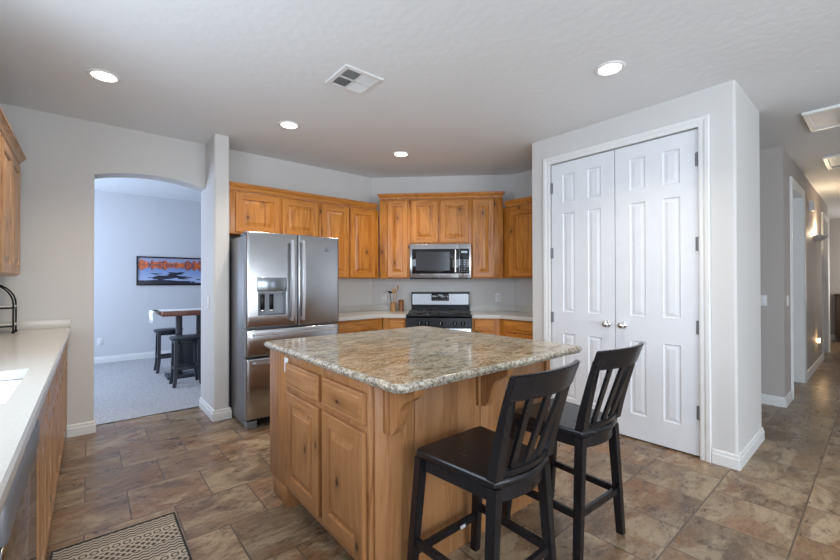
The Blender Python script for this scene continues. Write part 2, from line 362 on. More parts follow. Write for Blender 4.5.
    def lathe(s, prof, m=None, seg=24, xf=None, smooth=True):
        """profile (r,z) around local z"""
        vs = []; fs = []
        for r, z in prof:
            for k in range(seg):
                p = Vector((r * cos(2 * pi * k / seg), r * sin(2 * pi * k / seg), z)); vs.append(xf @ p if xf else p)
        for i in range(len(prof) - 1):
            for k in range(seg): fs.append((i * seg + k, i * seg + (k + 1) % seg, (i + 1) * seg + (k + 1) % seg, (i + 1) * seg + k))
        s.add(vs, fs, m, smooth)
        if prof[0][0] > 1e-4: s.add(vs[:seg], [tuple(range(seg))[::-1]], m)
        if prof[-1][0] > 1e-4: s.add(vs[-seg:], [tuple(range(seg))], m)
        return s
    def layers(s, outline, lay, m=None, mside=None):
        """outline(inset)->points; lay = list of (inset,z) from bottom to top"""
        mside = mside or m; rings = [[(x, y, z) for x, y in outline(i)] for i, z in lay]; N = len(rings[0])
        vs = [p for r in rings for p in r]; fs = []
        for i in range(len(rings) - 1):
            for k in range(N): fs.append((i * N + k, i * N + (k + 1) % N, (i + 1) * N + (k + 1) % N, (i + 1) * N + k))
        s.add(vs, fs, mside, True); s.add(rings[0], [tuple(range(N))[::-1]], mside); s.add(rings[-1], [tuple(range(N))], m); return s
    def sweep(s, path, prof, m=None, fn=None, closed=False):
        """prof (d,h): d to the right of the path in its plane, mitred"""
        fn = fn or (lambda x, y, h: (x, y, h)); N = len(path); L = len(prof); vs = []
        P = [Vector(p) for p in path]
        for i in range(N):
            a = (P[i] - P[i - 1]).normalized() if (i > 0 or closed) else (P[1] - P[0]).normalized()
            b = (P[(i + 1) % N] - P[i]).normalized() if (i < N - 1 or closed) else a
            na, nb = Vector((a.y, -a.x)), Vector((b.y, -b.x)); mm = (na + nb) / (1 + na.dot(nb))
            for d, h in prof: vs.append(fn(P[i].x + mm.x * d, P[i].y + mm.y * d, h))
        fs = []
        for i in range(N if closed else N - 1):
            for k in range(L):
                j = (i + 1) % N; fs.append((i * L + k, i * L + (k + 1) % L, j * L + (k + 1) % L, j * L + k))
        if not closed: fs += [tuple(range(L))[::-1], tuple((N - 1) * L + k for k in range(L))]
        tb = bmesh.new(); bv = [tb.verts.new(v) for v in vs]
        for f in fs: tb.faces.new([bv[i] for i in f])
        bmesh.ops.recalc_face_normals(tb, faces=tb.faces[:]); s.merge(tb, m); return s
    def rings(s, x0, x1, z0, z1, ins, m, fn=None, mh=None):
        """nested rectangles (inset, depth) closing in a flat centre, front facing -y"""
        fn = fn or (lambda x, y, z: (x, y, z)); R = []
        for i, d in ins: R.append([fn(x0 + i, d, z0 + i), fn(x1 - i, d, z0 + i), fn(x1 - i, d, z1 - i), fn(x0 + i, d, z1 - i)])
        for a, b in zip(R, R[1:]):
            for k in range(4): s.add([a[k], a[(k + 1) % 4], b[(k + 1) % 4], b[k]], [(0, 1, 2, 3)], (mh if (mh and k % 2 == 0) else m))
        s.add(R[-1], [(0, 1, 2, 3)], m); return s
    def xf(s, mat): bmesh.ops.transform(s.bm, matrix=mat, verts=s.bm.verts[:]); return s
    def build(s, name, m=None, parent=None, loc=None, rotz=0.0, autos=True, weld=False):
        if weld: bmesh.ops.remove_doubles(s.bm, verts=s.bm.verts[:], dist=1e-5)
        me = bpy.data.meshes.new(name); s.bm.to_mesh(me); s.bm.free()
        if m is not None and not s.mats: s.mats = [m]
        for x in s.mats: me.materials.append(x)
        o = bpy.data.objects.new(name, me); COL.objects.link(o)
        if parent: o.parent = parent
        if loc is not None: o.location = loc
        o.rotation_euler[2] = rotz
        return o

def tag(o, label=None, cat=None, group=None, kind=None):
    if label: o['label'] = label
    if cat: o['category'] = cat
    if group: o['group'] = group
    if kind: o['kind'] = kind
    return o
def thing(name, label, cat, loc=(0, 0, 0), rotz=0.0, group=None):
    o = bpy.data.objects.new(name, None); o.empty_display_size = 0.1; COL.objects.link(o)
    o.location = loc; o.rotation_euler[2] = rotz; return tag(o, label, cat, group)
def struct(b, name, m=None, **kw):
    o = b.build(name, m, **kw); o['kind'] = 'structure'; return o
def dup(o, loc=None, rotz=None, label=None, parent=None):
    c = o.copy(); COL.objects.link(c)
    if parent: c.parent = parent
    if loc is not None: c.location = loc
    if rotz is not None: c.rotation_euler[2] = rotz
    if label: c['label'] = label
    for ch in [x for x in list(bpy.data.objects) if x.parent == o]: dup(ch, parent=c)
    return c
def rrect(x0, x1, y0, y1, r, seg=6):
    def f(i):
        a, b, c, d, rr = x0 + i, x1 - i, y0 + i, y1 - i, max(r - i, 0.001); out = []
        for cx_, cy_, s0 in ((b - rr, c + rr, -90), (b - rr, d - rr, 0), (a + rr, d - rr, 90), (a + rr, c + rr, 180)):
            for k in range(seg + 1):
                t = radians(s0 + 90 * k / seg); out.append((cx_ + rr * cos(t), cy_ + rr * sin(t)))
        return out
    return f

# ------------------------------------------------------------------ room shell
CEIL = 2.71
WY = 4.45           # kitchen face of the arch / refrigerator wall
DC = 2.80           # dining ceiling
DY = 8.21
def wall_cells(axis, c0, c1, u0, u1, z0, z1, holes, m):
    """wall slab between c0..c1 on the axis, running u0..u1, with rectangular holes (ua,ub,za,zb)"""
    b = B(); us = sorted({u0, u1, *[h[0] for h in holes], *[h[1] for h in holes]}); zs = sorted({z0, z1, *[h[2] for h in holes], *[h[3] for h in holes]})
    def P(c, u, z): return (c, u, z) if axis == 'x' else (u, c, z)
    solid = lambda i, j: 0 <= i < len(us) - 1 and 0 <= j < len(zs) - 1 and not any(h[0] <= (us[i] + us[i + 1]) / 2 <= h[1] and h[2] <= (zs[j] + zs[j + 1]) / 2 <= h[3] for h in holes)
    for i in range(len(us) - 1):
        for j in range(len(zs) - 1):
            if not solid(i, j): continue
            a, c, d, e = us[i], us[i + 1], zs[j], zs[j + 1]
            b.add([P(c0, a, d), P(c0, c, d), P(c0, c, e), P(c0, a, e)], [(0, 1, 2, 3)]); b.add([P(c1, a, d), P(c1, c, d), P(c1, c, e), P(c1, a, e)], [(3, 2, 1, 0)])
            if not solid(i - 1, j): b.add([P(c0, a, d), P(c1, a, d), P(c1, a, e), P(c0, a, e)], [(0, 1, 2, 3)])
            if not solid(i + 1, j): b.add([P(c0, c, d), P(c1, c, d), P(c1, c, e), P(c0, c, e)], [(0, 1, 2, 3)])
            if not solid(i, j - 1): b.add([P(c0, a, d), P(c1, a, d), P(c1, c, d), P(c0, c, d)], [(0, 1, 2, 3)])
            if not solid(i, j + 1): b.add([P(c0, a, e), P(c1, a, e), P(c1, c, e), P(c0, c, e)], [(0, 1, 2, 3)])
    bmesh.ops.remove_doubles(b.bm, verts=b.bm.verts[:], dist=1e-5); bmesh.ops.recalc_face_normals(b.bm, faces=b.bm.faces[:])
    b.mats = [m]; return b

struct(B().box(-0.90, 13.0, -3.62, 4.65, -0.10, 0.0), 'floor', M['tile'])
struct(B().box(-1.95, 3.6, 4.65, 8.35, -0.10, 0.004), 'floor_dining', M['carpet'])
struct(B().box(0.04, 0.90, 4.643, 4.657, 0.0, 0.006, bev=0.002), 'trim_7', M['steel_dark'])
struct(B().box(-0.90, 13.0, -3.62, 4.65, CEIL, CEIL + 0.1), 'ceiling', M['ceiling'])
struct(B().box(-1.95, 3.6, 4.65, 8.35, DC, DC + 0.1), 'ceiling_dining', M['ceiling'])
# left wall with the window over the sink and the glazed nook door
struct(wall_cells('x', -0.88, -0.76, -3.5, 4.65, 0, CEIL, [(1.0, 2.5, 1.10, 2.10), (-2.45, -0.45, 0.05, 2.35)], M['wall']), 'wall_left')
# arch wall, continues behind the refrigerator
arch = [(-0.76, 0), (0.032, 0)]
for k in range(25):
    t = k / 24; xx = 0.032 + 0.888 * t; arch.append((xx, 2.252 + 0.066 * (1 - (2 * t - 1) ** 2)))
arch += [(0.92, 0), (3.0, 0), (3.0, CEIL), (3.0, DC + .1), (-0.76, DC + .1)]
arch.remove((3.0, CEIL))
struct(B().prism(arch, WY, WY + 0.20, fn=lambda p, q, a: (p, a, q)), 'wall_arch', M['wall'])
struct(B().prism([(0.90, WY + .2), *[(0.92 - 0.02 * cos(t), 4.09 - 0.02 * sin(t)) for t in [radians(15 * k) for k in range(7)]],
                  *[(1.015 + 0.02 * sin(t), 4.09 - 0.02 * cos(t)) for t in [radians(15 * k) for k in range(7)]], (1.035, WY + 0.01), (0.921, WY + .01), (0.921, WY + .2)], 0, CEIL), 'wall_stub', M['wall'])
# diagonal range wall
U = Vector((sqrt(.5), -sqrt(.5), 0)); NV = Vector((-sqrt(.5), -sqrt(.5), 0)); W0 = Vector((2.905, WY, 0))
DL = (4.24 - 2.905) / sqrt(.5)
DGR = radians(-45)
def dgp(t, off, z=0.0): p = W0 + U * t + NV * off; return (p.x, p.y, z)
q0, q1, q2, q3 = dgp(0, 0), dgp(DL, 0), dgp(DL + .1, -0.14), dgp(-.1, -0.14)
struct(B().prism([p[:2] for p in (q0, q1, q2, q3)], 0, CEIL), 'wall_diagonal', M['wall'])
RX = 4.24
struct(B().box(RX, RX + .1, 2.2, WY + U.y * DL * 0 - (WY - (WY - 1.335)) + .0, 0, CEIL), 'wall_right', M['wall'])
# pantry closet
PX, PY0, PY1 = 3.436, 0.660, 2.300
DY0, DY1, DZ = 0.885, 2.090, 2.437
b = wall_cells('x', PX, PX + 0.11, PY0 + 0.02, PY1, 0, CEIL, [(DY0 - .008, DY1 + .008, 0, DZ + .008)], M['wall'])
struct(b, 'wall_pantry')
b = B().box(PX + 0.02, RX + 0.005, PY0, PY0 + 0.11, 0, CEIL)
b.lathe([(0.02, 0), (0.02, CEIL)], seg=24, xf=Matrix.Translation((PX + .02, PY0 + .02, 0)))
struct(b, 'wall_pantry_side', M['wall'])
struct(B().box(PX + .11, RX, PY1 - 0.11, PY1, 0, CEIL), 'wall_pantry_return', M['wall'])
struct(B().box(RX + .005 - .11, RX + .005, PY0 + .11, PY1 - .11, 0, CEIL), 'wall_pantry_back', M['wall'])
# hallway
HX, HY = 5.515, 0.672
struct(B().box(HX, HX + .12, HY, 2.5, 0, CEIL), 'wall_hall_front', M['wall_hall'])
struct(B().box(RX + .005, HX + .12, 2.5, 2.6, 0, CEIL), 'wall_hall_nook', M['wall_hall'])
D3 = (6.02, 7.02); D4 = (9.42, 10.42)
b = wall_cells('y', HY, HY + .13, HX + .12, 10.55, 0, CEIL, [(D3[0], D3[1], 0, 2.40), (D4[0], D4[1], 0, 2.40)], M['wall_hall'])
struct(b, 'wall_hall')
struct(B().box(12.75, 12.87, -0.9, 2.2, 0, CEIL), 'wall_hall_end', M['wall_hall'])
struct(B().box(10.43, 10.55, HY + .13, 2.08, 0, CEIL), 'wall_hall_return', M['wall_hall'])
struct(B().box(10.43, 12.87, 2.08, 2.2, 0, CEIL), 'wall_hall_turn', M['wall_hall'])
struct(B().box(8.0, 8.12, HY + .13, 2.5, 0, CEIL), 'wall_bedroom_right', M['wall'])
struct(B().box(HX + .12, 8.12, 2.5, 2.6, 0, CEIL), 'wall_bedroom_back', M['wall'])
area('bedroom_leaf_fill', (6.6, 2.47, 1.5), (radians(-90), 0, 0), 1.2, 1.2, 9, (0.84, 0.92, 1.0))  # added lamp for the open door leaf; this wall has no window
struct(wall_cells('y', -0.92, -0.80, 5.6, 12.87, 0, CEIL, [(10.9, 12.1, 0.8, 2.1)], M['wall_hall']), 'wall_hall_opposite')  # hole for the invented window at the added hall lamp
area('hall_end_fill', (11.5, -0.78, 1.45), (radians(90), 0, 0), 1.1, 1.2, 26, (1.0, 0.93, 0.84))  # added lamp to brighten the hall end, source unknown
struct(B().box(5.6, 5.72, -3.5, -0.92, 0, CEIL), 'wall_far_right', M['wall'])
b = wall_cells('y', -3.62, -3.5, -0.88, 5.72, 0, CEIL, [(3.6, 4.1, 0.05, 2.35), (-0.45, 2.55, 0.35, 2.45)], M['wall'])
struct(b, 'wall_rear')
# dining room walls
struct(B().box(-1.95, 3.6, DY, DY + .12, 0, DC), 'wall_dining_back', M['wall_dining'])
b = wall_cells('x', -1.93, -1.81, 4.65, DY, 0, DC, [(5.6, 7.5, 0.75, 2.2)], M['wall_dining']); struct(b, 'wall_dining_left')
struct(B().box(3.48, 3.6, 4.65, DY, 0, DC), 'wall_dining_right', M['wall_dining'])
struct(B().box(-1.95, -0.76, 4.55, 4.65, 0, DC), 'wall_dining_front', M['wall_dining'])
# window frames and glass (behind the camera or on the side walls)
def window(i, axis, c, u0, u1, z0, z1, mull=1):
    b = B(); P = lambda ua, ub, za, zb, d: (b.box(c - d, c + d, ua, ub, za, zb, M['trim'], 0.004) if axis == 'x' else b.box(ua, ub, c - d, c + d, za, zb, M['trim'], 0.004))
    for a in ((u0, u0 + .05, z0, z1), (u1 - .05, u1, z0, z1), (u0 + .05, u1 - .05, z0, z0 + .05), (u0 + .05, u1 - .05, z1 - .05, z1)): P(*a, .03)
    for k in range(mull): m_ = u0 + (u1 - u0) * (k + 1) / (mull + 1); P(m_ - .025, m_ + .025, z0 + .05, z1 - .05, .025)
    w_ = struct(b, 'window_%d' % i)
    g = B()
    if axis == 'x': g.box(c - .004, c + .004, u0 + .05, u1 - .05, z0 + .05, z1 - .05)
    else: g.box(u0 + .05, u1 - .05, c - .004, c + .004, z0 + .05, z1 - .05)
    g.build('pane', M['glass'], w_)
window(1, 'x', -0.83, 1.0, 2.5, 1.10, 2.10)
window(2, 'x', -0.83, -2.45, -0.45, 0.05, 2.35)
window(3, 'y', -3.57, 3.6, 4.1, 0.05, 2.35, 0)
window(4, 'y', -3.57, -0.45, 2.55, 0.35, 2.45)
window(6, 'y', -0.86, 10.9, 12.1, 0.80, 2.10)  # invented window, built around the added hall-end lamp
window(5, 'x', -1.88, 5.6, 7.5, 0.75, 2.20)

# baseboards: stepped profile, d away from wall
def BP(z=0.0): return [(0, z), (0.016, z), (0.016, z + 0.068), (0.011, z + 0.076), (0.011, z + 0.092), (0.006, z + 0.100), (0.0, z + 0.102)]
def baseboard(name, path, z=0.0): return struct(B().sweep(path, BP(z)), name, M['trim'])
baseboard('baseboard_left', [(-0.14, WY), (0.032, WY), (0.032, WY + .2)])
baseboard('baseboard_stub', [(0.90, WY + .2), (0.90, 4.07), (1.035, 4.07), (1.035, 4.3)])
baseboard('baseboard_pantry', [(PX, DY0 - 0.08), (PX, PY0), (RX + .005, PY0), (RX + .005, 2.4)])
baseboard('baseboard_pantry_end', [(PX, PY1 - .0), (PX, DY1 + 0.08)])
baseboard('baseboard_hall', [(HX, 2.4), (HX, HY), (D3[0] - .08, HY)])
baseboard('baseboard_hall_middle', [(D3[1] + .08, HY), (D4[0] - .08, HY)])
baseboard('baseboard_hall_end', [(12.75, 2.0), (12.75, -0.78)])
baseboard('baseboard_dining', [(-1.81, DY), (3.48, DY)], 0.004)

# casings
def casing(name, plane_fn, u0, u1, z1, w=0.07):
    prof = [(0, 0), (0, 0.010), (0.010, 0.014), (0.030, 0.014), (0.042, 0.020), (w - .006, 0.022), (w, 0.016), (w, 0)]
    return struct(B().sweep([(u0, 0.0), (u0, z1), (u1, z1), (u1, 0.0)], [(-d, h) for d, h in prof], fn=plane_fn), name, M['trim'])
casing('trim_1', lambda u, z, h: (PX - h, u, z), DY0 - .006, DY1 + .006, DZ + .008)
casing('trim_2', lambda u, z, h: (u, HY - h, z), D3[0], D3[1], 2.40)
casing('trim_3', lambda u, z, h: (u, HY - h, z), D4[0], D4[1], 2.40)
# jamb lining of the hall doorway nearest the kitchen
struct(B().box(D3[0], D3[0] + .015, HY - .003, HY + .13, 0, 2.4).box(D3[1] - .015, D3[1], HY - .003, HY + .13, 0, 2.4).box(D3[0] + .015, D3[1] - .015, HY - .003, HY + .13, 2.385, 2.4), 'trim_4', M['trim'])
struct(B().box(D4[0], D4[0] + .015, HY - .003, HY + .13, 0, 2.4).box(D4[1] - .015, D4[1], HY - .003, HY + .13, 0, 2.4).box(D4[0] + .015, D4[1] - .015, HY - .003, HY + .13, 2.385, 2.4), 'trim_5', M['trim'])

# six panel doors
def panel_leaf(w, h, t=0.04, cols=((0.110, 0.245), (0.355, 0.490)), rows=((0.19, 0.81), (1.00, 1.95), (2.04, 2.32))):
    """leaf in local x 0..w, front at y=-t facing -y, bottom z=0"""
    b = B(); sx = w / 0.60; cs = [(a * sx, c * sx) for a, c in cols]
    us = [0.0] + [q for c in cs for q in c] + [w]; zs = [0.0] + [q for r in rows for q in r] + [h]
    for i in range(len(us) - 1):
        for j in range(len(zs) - 1):
            a, c, d, e = us[i], us[i + 1], zs[j], zs[j + 1]
            if i % 2 == 1 and j % 2 == 1:
                b.rings(a, c, d, e, [(0, -t), (0.006, -t - .001), (0.014, -t + 0.009), (0.022, -t + .009), (0.045, -t + .003)], None)
            else: b.add([(a, -t, d), (c, -t, d), (c, -t, e), (a, -t, e)], [(0, 1, 2, 3)])
    b.add([(0, -t, 0), (0, 0, 0), (0, 0, h), (0, -t, h)], [(0, 1, 2, 3)]); b.add([(w, -t, 0), (w, 0, 0), (w, 0, h), (w, -t, h)], [(3, 2, 1, 0)])
    b.add([(0, -t, h), (w, -t, h), (w, 0, h), (0, 0, h)], [(0, 1, 2, 3)]); b.add([(0, -t, 0), (w, -t, 0), (w, 0, 0), (0, 0, 0)], [(3, 2, 1, 0)])
    b.add([(0, 0, 0), (w, 0, 0), (w, 0, h), (0, 0, h)], [(3, 2, 1, 0)])
    bmesh.ops.remove_doubles(b.bm, verts=b.bm.verts[:], dist=1e-5)
    return b
def knob(parent, x, z, y):
    xf = Matrix.Translation((x, y, z)) @ Matrix.Rotation(radians(90), 4, 'X')
    return B().lathe([(0.0, 0), (0.030, 0), (0.030, 0.004), (0.024, 0.008), (0.012, 0.010), (0.011, 0.030), (0.018, 0.036), (0.027, 0.046), (0.028, 0.056), (0.022, 0.066), (0.010, 0.070), (0.0, 0.071)], xf=xf).build('door_handle', M['chrome'], parent)
def hinge(parent, x, z, y):
    return B().box(x - .014, x + .014, y - .004, y + .001, z - .05, z + .05, bev=.001).tube([(x, y - .007, z - .052), (x, y - .007, z + .052)], .006).build('hinge', M['grey_side'], parent)
LW = (DY1 - DY0) / 2 - 0.003
H2 = DZ - 0.012
for i, (yy, hx, kx) in enumerate(((DY1, 0.0, LW - .062), (DY0 + LW, LW, .062))):
    o = panel_leaf(LW, H2).build('door_%d' % (i + 1), M['door'], None, (PX + .052, yy, 0.012), radians(-90)); o['kind'] = 'structure'
    knob(o, kx, 0.925, -.0405)
    for hz in ((.32, .95, 1.57, 2.20)): hinge(o, hx + (0.004 if i == 0 else -.004), hz, -.0405)
o = panel_leaf(D3[1] - D3[0] - .034, 2.37).build('door_3', M['door'], None, (D3[1] - .016, HY + .135, 0.008), radians(90)); o['kind'] = 'structure'
knob(o, .900, .93, -.0405)
for hz in (.3, 1.2, 2.1): hinge(o, .012, hz, -.0405)
o = panel_leaf(D4[1] - D4[0] - .034, 2.37).build('door_4', M['grey_side'], None, (D4[0] + .017, HY + .100, 0.008), 0); o['kind'] = 'structure'  # grey leaf stands in for a dark open doorway, its shade put into the colour
knob(o, .065, .93, -.0405)

# ------------------------------------------------------------------ cabinets
def cab_front(w, h, mz, mx, t=0.02, stile=0.058, slab=False):
    """raised panel front, local x 0..w, z 0..h, back at y=0, face at y=-t"""
    b = B(); e = 0.004
    # side and bevelled rim
    out = [(0, 0.0), (0, -t + e), (e, -t)]
    R = []
    for i, d in out: R.append([(i, d, i), (w - i, d, i), (w - i, d, h - i), (i, d, h - i)])
    for a, c in zip(R, R[1:]):
        for k in range(4): b.add([a[k], a[(k + 1) % 4], c[(k + 1) % 4], c[k]], [(0, 1, 2, 3)], mz if k % 2 else mx)
    b.add([R[0][k] for k in (3, 2, 1, 0)], [(0, 1, 2, 3)], mz)
    s_ = stile
    if slab:
        s_ = 0.022
        b.rings(e, w - e, e, h - e, [(0, -t), (s_ - .008, -t), (s_, -t - .004), (s_ + .004, -t - .004)], mx)
        return b
    b.add([(e, -t, e), (s_, -t, e), (s_, -t, h - e), (e, -t, h - e)], [(0, 1, 2, 3)], mz)
    b.add([(w - s_, -t, e), (w - e, -t, e), (w - e, -t, h - e), (w - s_, -t, h - e)], [(0, 1, 2, 3)], mz)
    for za, zb in ((e, s_), (h - s_, h - e)): b.add([(s_, -t, za), (w - s_, -t, za), (w - s_, -t, zb), (s_, -t, zb)], [(0, 1, 2, 3)], mx)
    k_ = min(0.03, (w - 2 * s_) * 0.22)
    b.rings(s_, w - s_, s_, h - s_, [(0, -t), (0.003, -t + .011), (0.009, -t + .012), (0.010 + k_, -t + .002), (0.012 + k_, -t + .0)], mz)
    return b
def front(parent, name, x0, x1, z0, z1, y, pal, slab=False, label=None):
    b = cab_front(x1 - x0, z1 - z0, M[pal + 'z'], M[pal + 'x'], slab=slab, stile=min(0.062, (x1 - x0) * 0.25))
    o = b.build(name, None, parent, (x0, y, z0))
    if label: o['label'] = label
    return o
CROWN = [(0, 0), (0.008, 0.0), (0.008, 0.008), (0.014, 0.012), (0.018, 0.026), (0.026, 0.038), (0.034, 0.044), (0.034, 0.052), (0.042, 0.054), (0.042, 0.070), (0, 0.070)]
def crown(path, z, label, pal='ory', hh=1.0, flip=False):
    o = B().sweep([p[:2] for p in path], [(d, z + h * hh) for d, h in CROWN]).build('crown_moulding', M[pal])
    return tag(o, label, 'moulding', 'crown mouldings on the wall cabinets')
UG = 'upper wall cabinets'
def upper(name_label, loc, rotz, w, d, z0, z1, doors, pal='or', mould=True):
    """local: x along the wall, back at y=0, front at y=-d"""
    t = thing('wall_cabinet', name_label, 'cabinet', (loc[0], loc[1], z0), rotz, UG)
    h = z1 - z0
    b = B(); b.box(0, w, -d, 0, 0, h, M[pal + 'z'], 0.002); b.build('body', None, t)
    for x0, x1, a, c in doors: front(t, 'door', x0, x1, a - z0, c - z0, -d - .001, pal)
    return t
UZ = 1.352
FY = 4.12
g = .003
upper('short two-door wooden cabinet directly above the stainless refrigerator', (1.040, WY - g, 0), 0, 0.945, WY - g - FY, 1.785, 2.212, [(0.058, 0.495, 1.803, 2.193), (0.520, 0.925, 1.803, 2.193)])
upper('tall two-door wooden wall cabinet between the refrigerator and the corner', (1.988, WY - g, 0), 0, 0.802, WY - g - FY, UZ, 2.212, [(0.022, 0.367, 1.366, 2.193), (0.389, 0.744, 1.366, 2.193)])
def dup_up(lbl, t0, t1, z0, z1, doors):
    p = dgp(t0, g)
    return upper(lbl, (p[0], p[1], 0), DGR, t1 - t0, 0.33, z0, z1, [(a - t0, c - t0, e, f) for a, c, e, f in doors])
dup_up('narrow one-door wooden cabinet left of the microwave', 0.170, 0.556, UZ, 2.335, [(0.275, 0.528, 1.366, 2.315)])
dup_up('two-door wooden cabinet directly above the microwave', 0.559, 1.313, 1.776, 2.335, [(0.575, 0.908, 1.795, 2.315), (0.935, 1.283, 1.795, 2.315)])
dup_up('narrow one-door wooden cabinet right of the microwave', 1.316, 1.704, UZ, 2.335, [(1.335, 1.590, 1.366, 2.315)])
# right wall cabinet (front faces -x)
upper('knotty wooden wall cabinet beside the white pantry wall', (RX - g, 3.036, 0), radians(-90), 3.036 - 2.305, 0.33, UZ, 2.215, [(0.105, 0.685, 1.366, 2.165)])
# left wall cabinet above the sink counter (front faces +x)
LX = -0.76
upper('pale wooden wall cabinet at the left edge above the sink counter', (LX + g, 3.43, 0), radians(90), 0.88, 0.33, 1.352, 2.215, [(0.03, 0.435, 1.366, 2.195), (0.455, 0.850, 1.366, 2.195)], 'lt')
upper('pale wooden wall cabinet nearest the sink window, mostly out of frame', (LX + g, 2.62, 0), radians(90), 0.807, 0.33, 1.352, 2.215, [(0.03, 0.395, 1.366, 2.195), (0.415, 0.780, 1.366, 2.195)], 'lt')
M['lty'] = wood('knotty_alder_pale_moulding', *LT_DAYLIT, axis='y', knots=False)
crown([(1.040, FY), (2.752, FY)], 2.214, 'long crown moulding above the refrigerator cabinets')
crown([dgp(0.195, g), dgp(0.192, .333 + g), dgp(1.684, .333 + g), dgp(1.681, g)], 2.337, 'crown moulding over the cabinets around the microwave')
crown([(RX - .333 - g, 2.985), (RX - .333 - g, 2.305)], 2.217, 'short crown moulding on the cabinet beside the pantry')
crown([(LX + .333 + g, 2.62), (LX + .333 + g, 4.312), (LX + g, 4.312)], 2.217, 'crown moulding at the left edge of the photo', 'lty')

# base cabinets -----------------------------------------------------------
CB = 0.884     # underside of worktops
CT = 0.925
BG = 'base cabinets'
def drawer_stack(t, x0, x1, y, pal):
    front(t, 'drawer', x0, x1, .740, .865, y, pal, slab=True)
    if x1 - x0 > .5:
        mdl = (x0 + x1) / 2; front(t, 'door', x0, mdl - .004, .12, .722, y, pal); front(t, 'door', mdl + .004, x1, .12, .722, y, pal)
    else: front(t, 'door', x0, x1, .12, .722, y, pal)
# refrigerator wall base unit
t = thing('base_cabinet', 'wooden base cabinet between the refrigerator and the corner', 'cabinet', (1.99, 3.85, 0), 0, BG)
b = B().prism([(0, 0), (0, .597), (.915, .597), (.672, 0)], .10, CB - .002, M['orz']); b.box(0.0, .66, .07, .11, 0, .10, M['orz']); b.build('body', None, t)
drawer_stack(t, .03, .600, -.001, 'or')
# diagonal left
cf = 0.60
p0 = dgp(.262, cf)
t = thing('base_cabinet', 'narrow wooden base cabinet left of the range', 'cabinet', (p0[0], p0[1], 0), DGR, BG)
w_ = .545 - .262
b = B().prism([(0.003, 0), (w_ - .003, 0), (w_ - .003, cf - .003), (-.255, cf - .003)], .10, CB - .002, M['orz']); b.box(.003, w_ - .003, .07, .11, 0, .10, M['orz']); b.build('body', None, t)
drawer_stack(t, .07, w_ - .012, -.001, 'or')
# diagonal right
p0 = dgp(1.309, cf)
t = thing('base_cabinet', 'narrow wooden base cabinet right of the range', 'cabinet', (p0[0], p0[1], 0), DGR, BG)
w_ = 1.635 - 1.309
b = B().prism([(0.003, 0), (w_ - .006, 0), (w_ + .245, cf - .003), (.003, cf - .003)], .10, CB - .002, M['orz']); b.box(.003, w_ - .01, .07, .11, 0, .10, M['orz']); b.build('body', None, t)
drawer_stack(t, .03, w_ - .075, -.001, 'or')
# right wall base
yq = 2.875
t = thing('base_cabinet', 'wooden base cabinet with knotty drawer beside the pantry wall', 'cabinet', (3.64, yq, 0), radians(-90), BG)
b = B().prism([(0, 0), (yq - 2.305, 0), (yq - 2.305, .597), (-.235, .597)], .10, CB - .002, M['orz']); b.box(.0, .56, .07, .11, 0, .10, M['orz']); b.build('body', None, t)
drawer_stack(t, .065, .555, -.001, 'or')
# left run base units (front faces +x)
DWX = (1.10, 1.745)
segs = [(1.75, 2.362, 'pale wooden base cabinet just beyond the dishwasher'), (2.366, 2.918, 'pale wooden base cabinet under the far end of the sink'), (2.922, 3.516, 'pale wooden base cabinet midway along the left counter'), (3.520, 4.066, 'pale wooden base cabinet second from the arch wall'), (4.070, 4.445, 'pale narrow base cabinet against the arch wall'), (-0.6, 1.095, 'pale wooden base cabinet nearest the camera')]
for y0_, y1_, lb in segs:
    t = thing('base_cabinet', lb, 'cabinet', (-0.16, y0_, 0), radians(90), BG); w_ = y1_ - y0_
    b = B().box(0, w_, 0, .595, .10, (CB - .002 if not (1.7 < y0_ < 2.4 or y0_ < 0) else .70), M['ltz'], .001)
    b.box(0, w_, .0, .02, .69, CB - .002, M['ltz'], .001) if (1.7 < y0_ < 2.4 or y0_ < 0) else None
    b.box(0, w_, .07, .11, 0, .10, M['ltz']); b.build('body', None, t)
    if y0_ > 0: drawer_stack(t, .012, w_ - .012, -.001, 'lt')

# worktops ---------------------------------------------------------------
b = B(); cd_ = 0.645
ov = .003
yc = 3.805; xc_ = (2.905 + WY - cd_ * sqrt(2)) - yc
pts = [(1.985, WY - ov), (1.985, yc), (xc_, yc), dgp(.541, cd_)[:2], dgp(.541, ov)[:2], (dgp(0, ov)[0], WY - ov)]
b.prism(pts, CB, CT, bev=.004)
b.prism([(1.985, WY - ov), (1.985, WY - .022), (dgp(0, .022)[0] + .003, WY - .022), dgp(.541, .022)[:2], dgp(.541, ov)[:2], (dgp(0, ov)[0], WY - ov)], CT + .0005, 1.0)
tag(b.build('worktop', M['quartz']), 'pale worktop between the refrigerator and the range', 'worktop', 'pale worktops')
b = B(); xr = 3.60; ycr = (2.905 + WY - cd_ * sqrt(2)) - xr
pts = [dgp(1.309, ov)[:2], dgp(1.309, cd_)[:2], (xr, ycr), (xr, 2.303), (RX - ov, 2.303), (RX - ov, dgp(DL, ov)[1])]
b.prism(pts, CB, CT, bev=.004)
b.prism([dgp(1.309, ov)[:2], dgp(1.309, .022)[:2], (RX - .022, dgp(DL, .022)[1]), (RX - .022, 2.303), (RX - ov, 2.303), (RX - ov, dgp(DL, ov)[1])], CT + .0005, 1.0)
tag(b.build('worktop', M['quartz']), 'pale worktop between the range and the pantry wall', 'worktop', 'pale worktops')
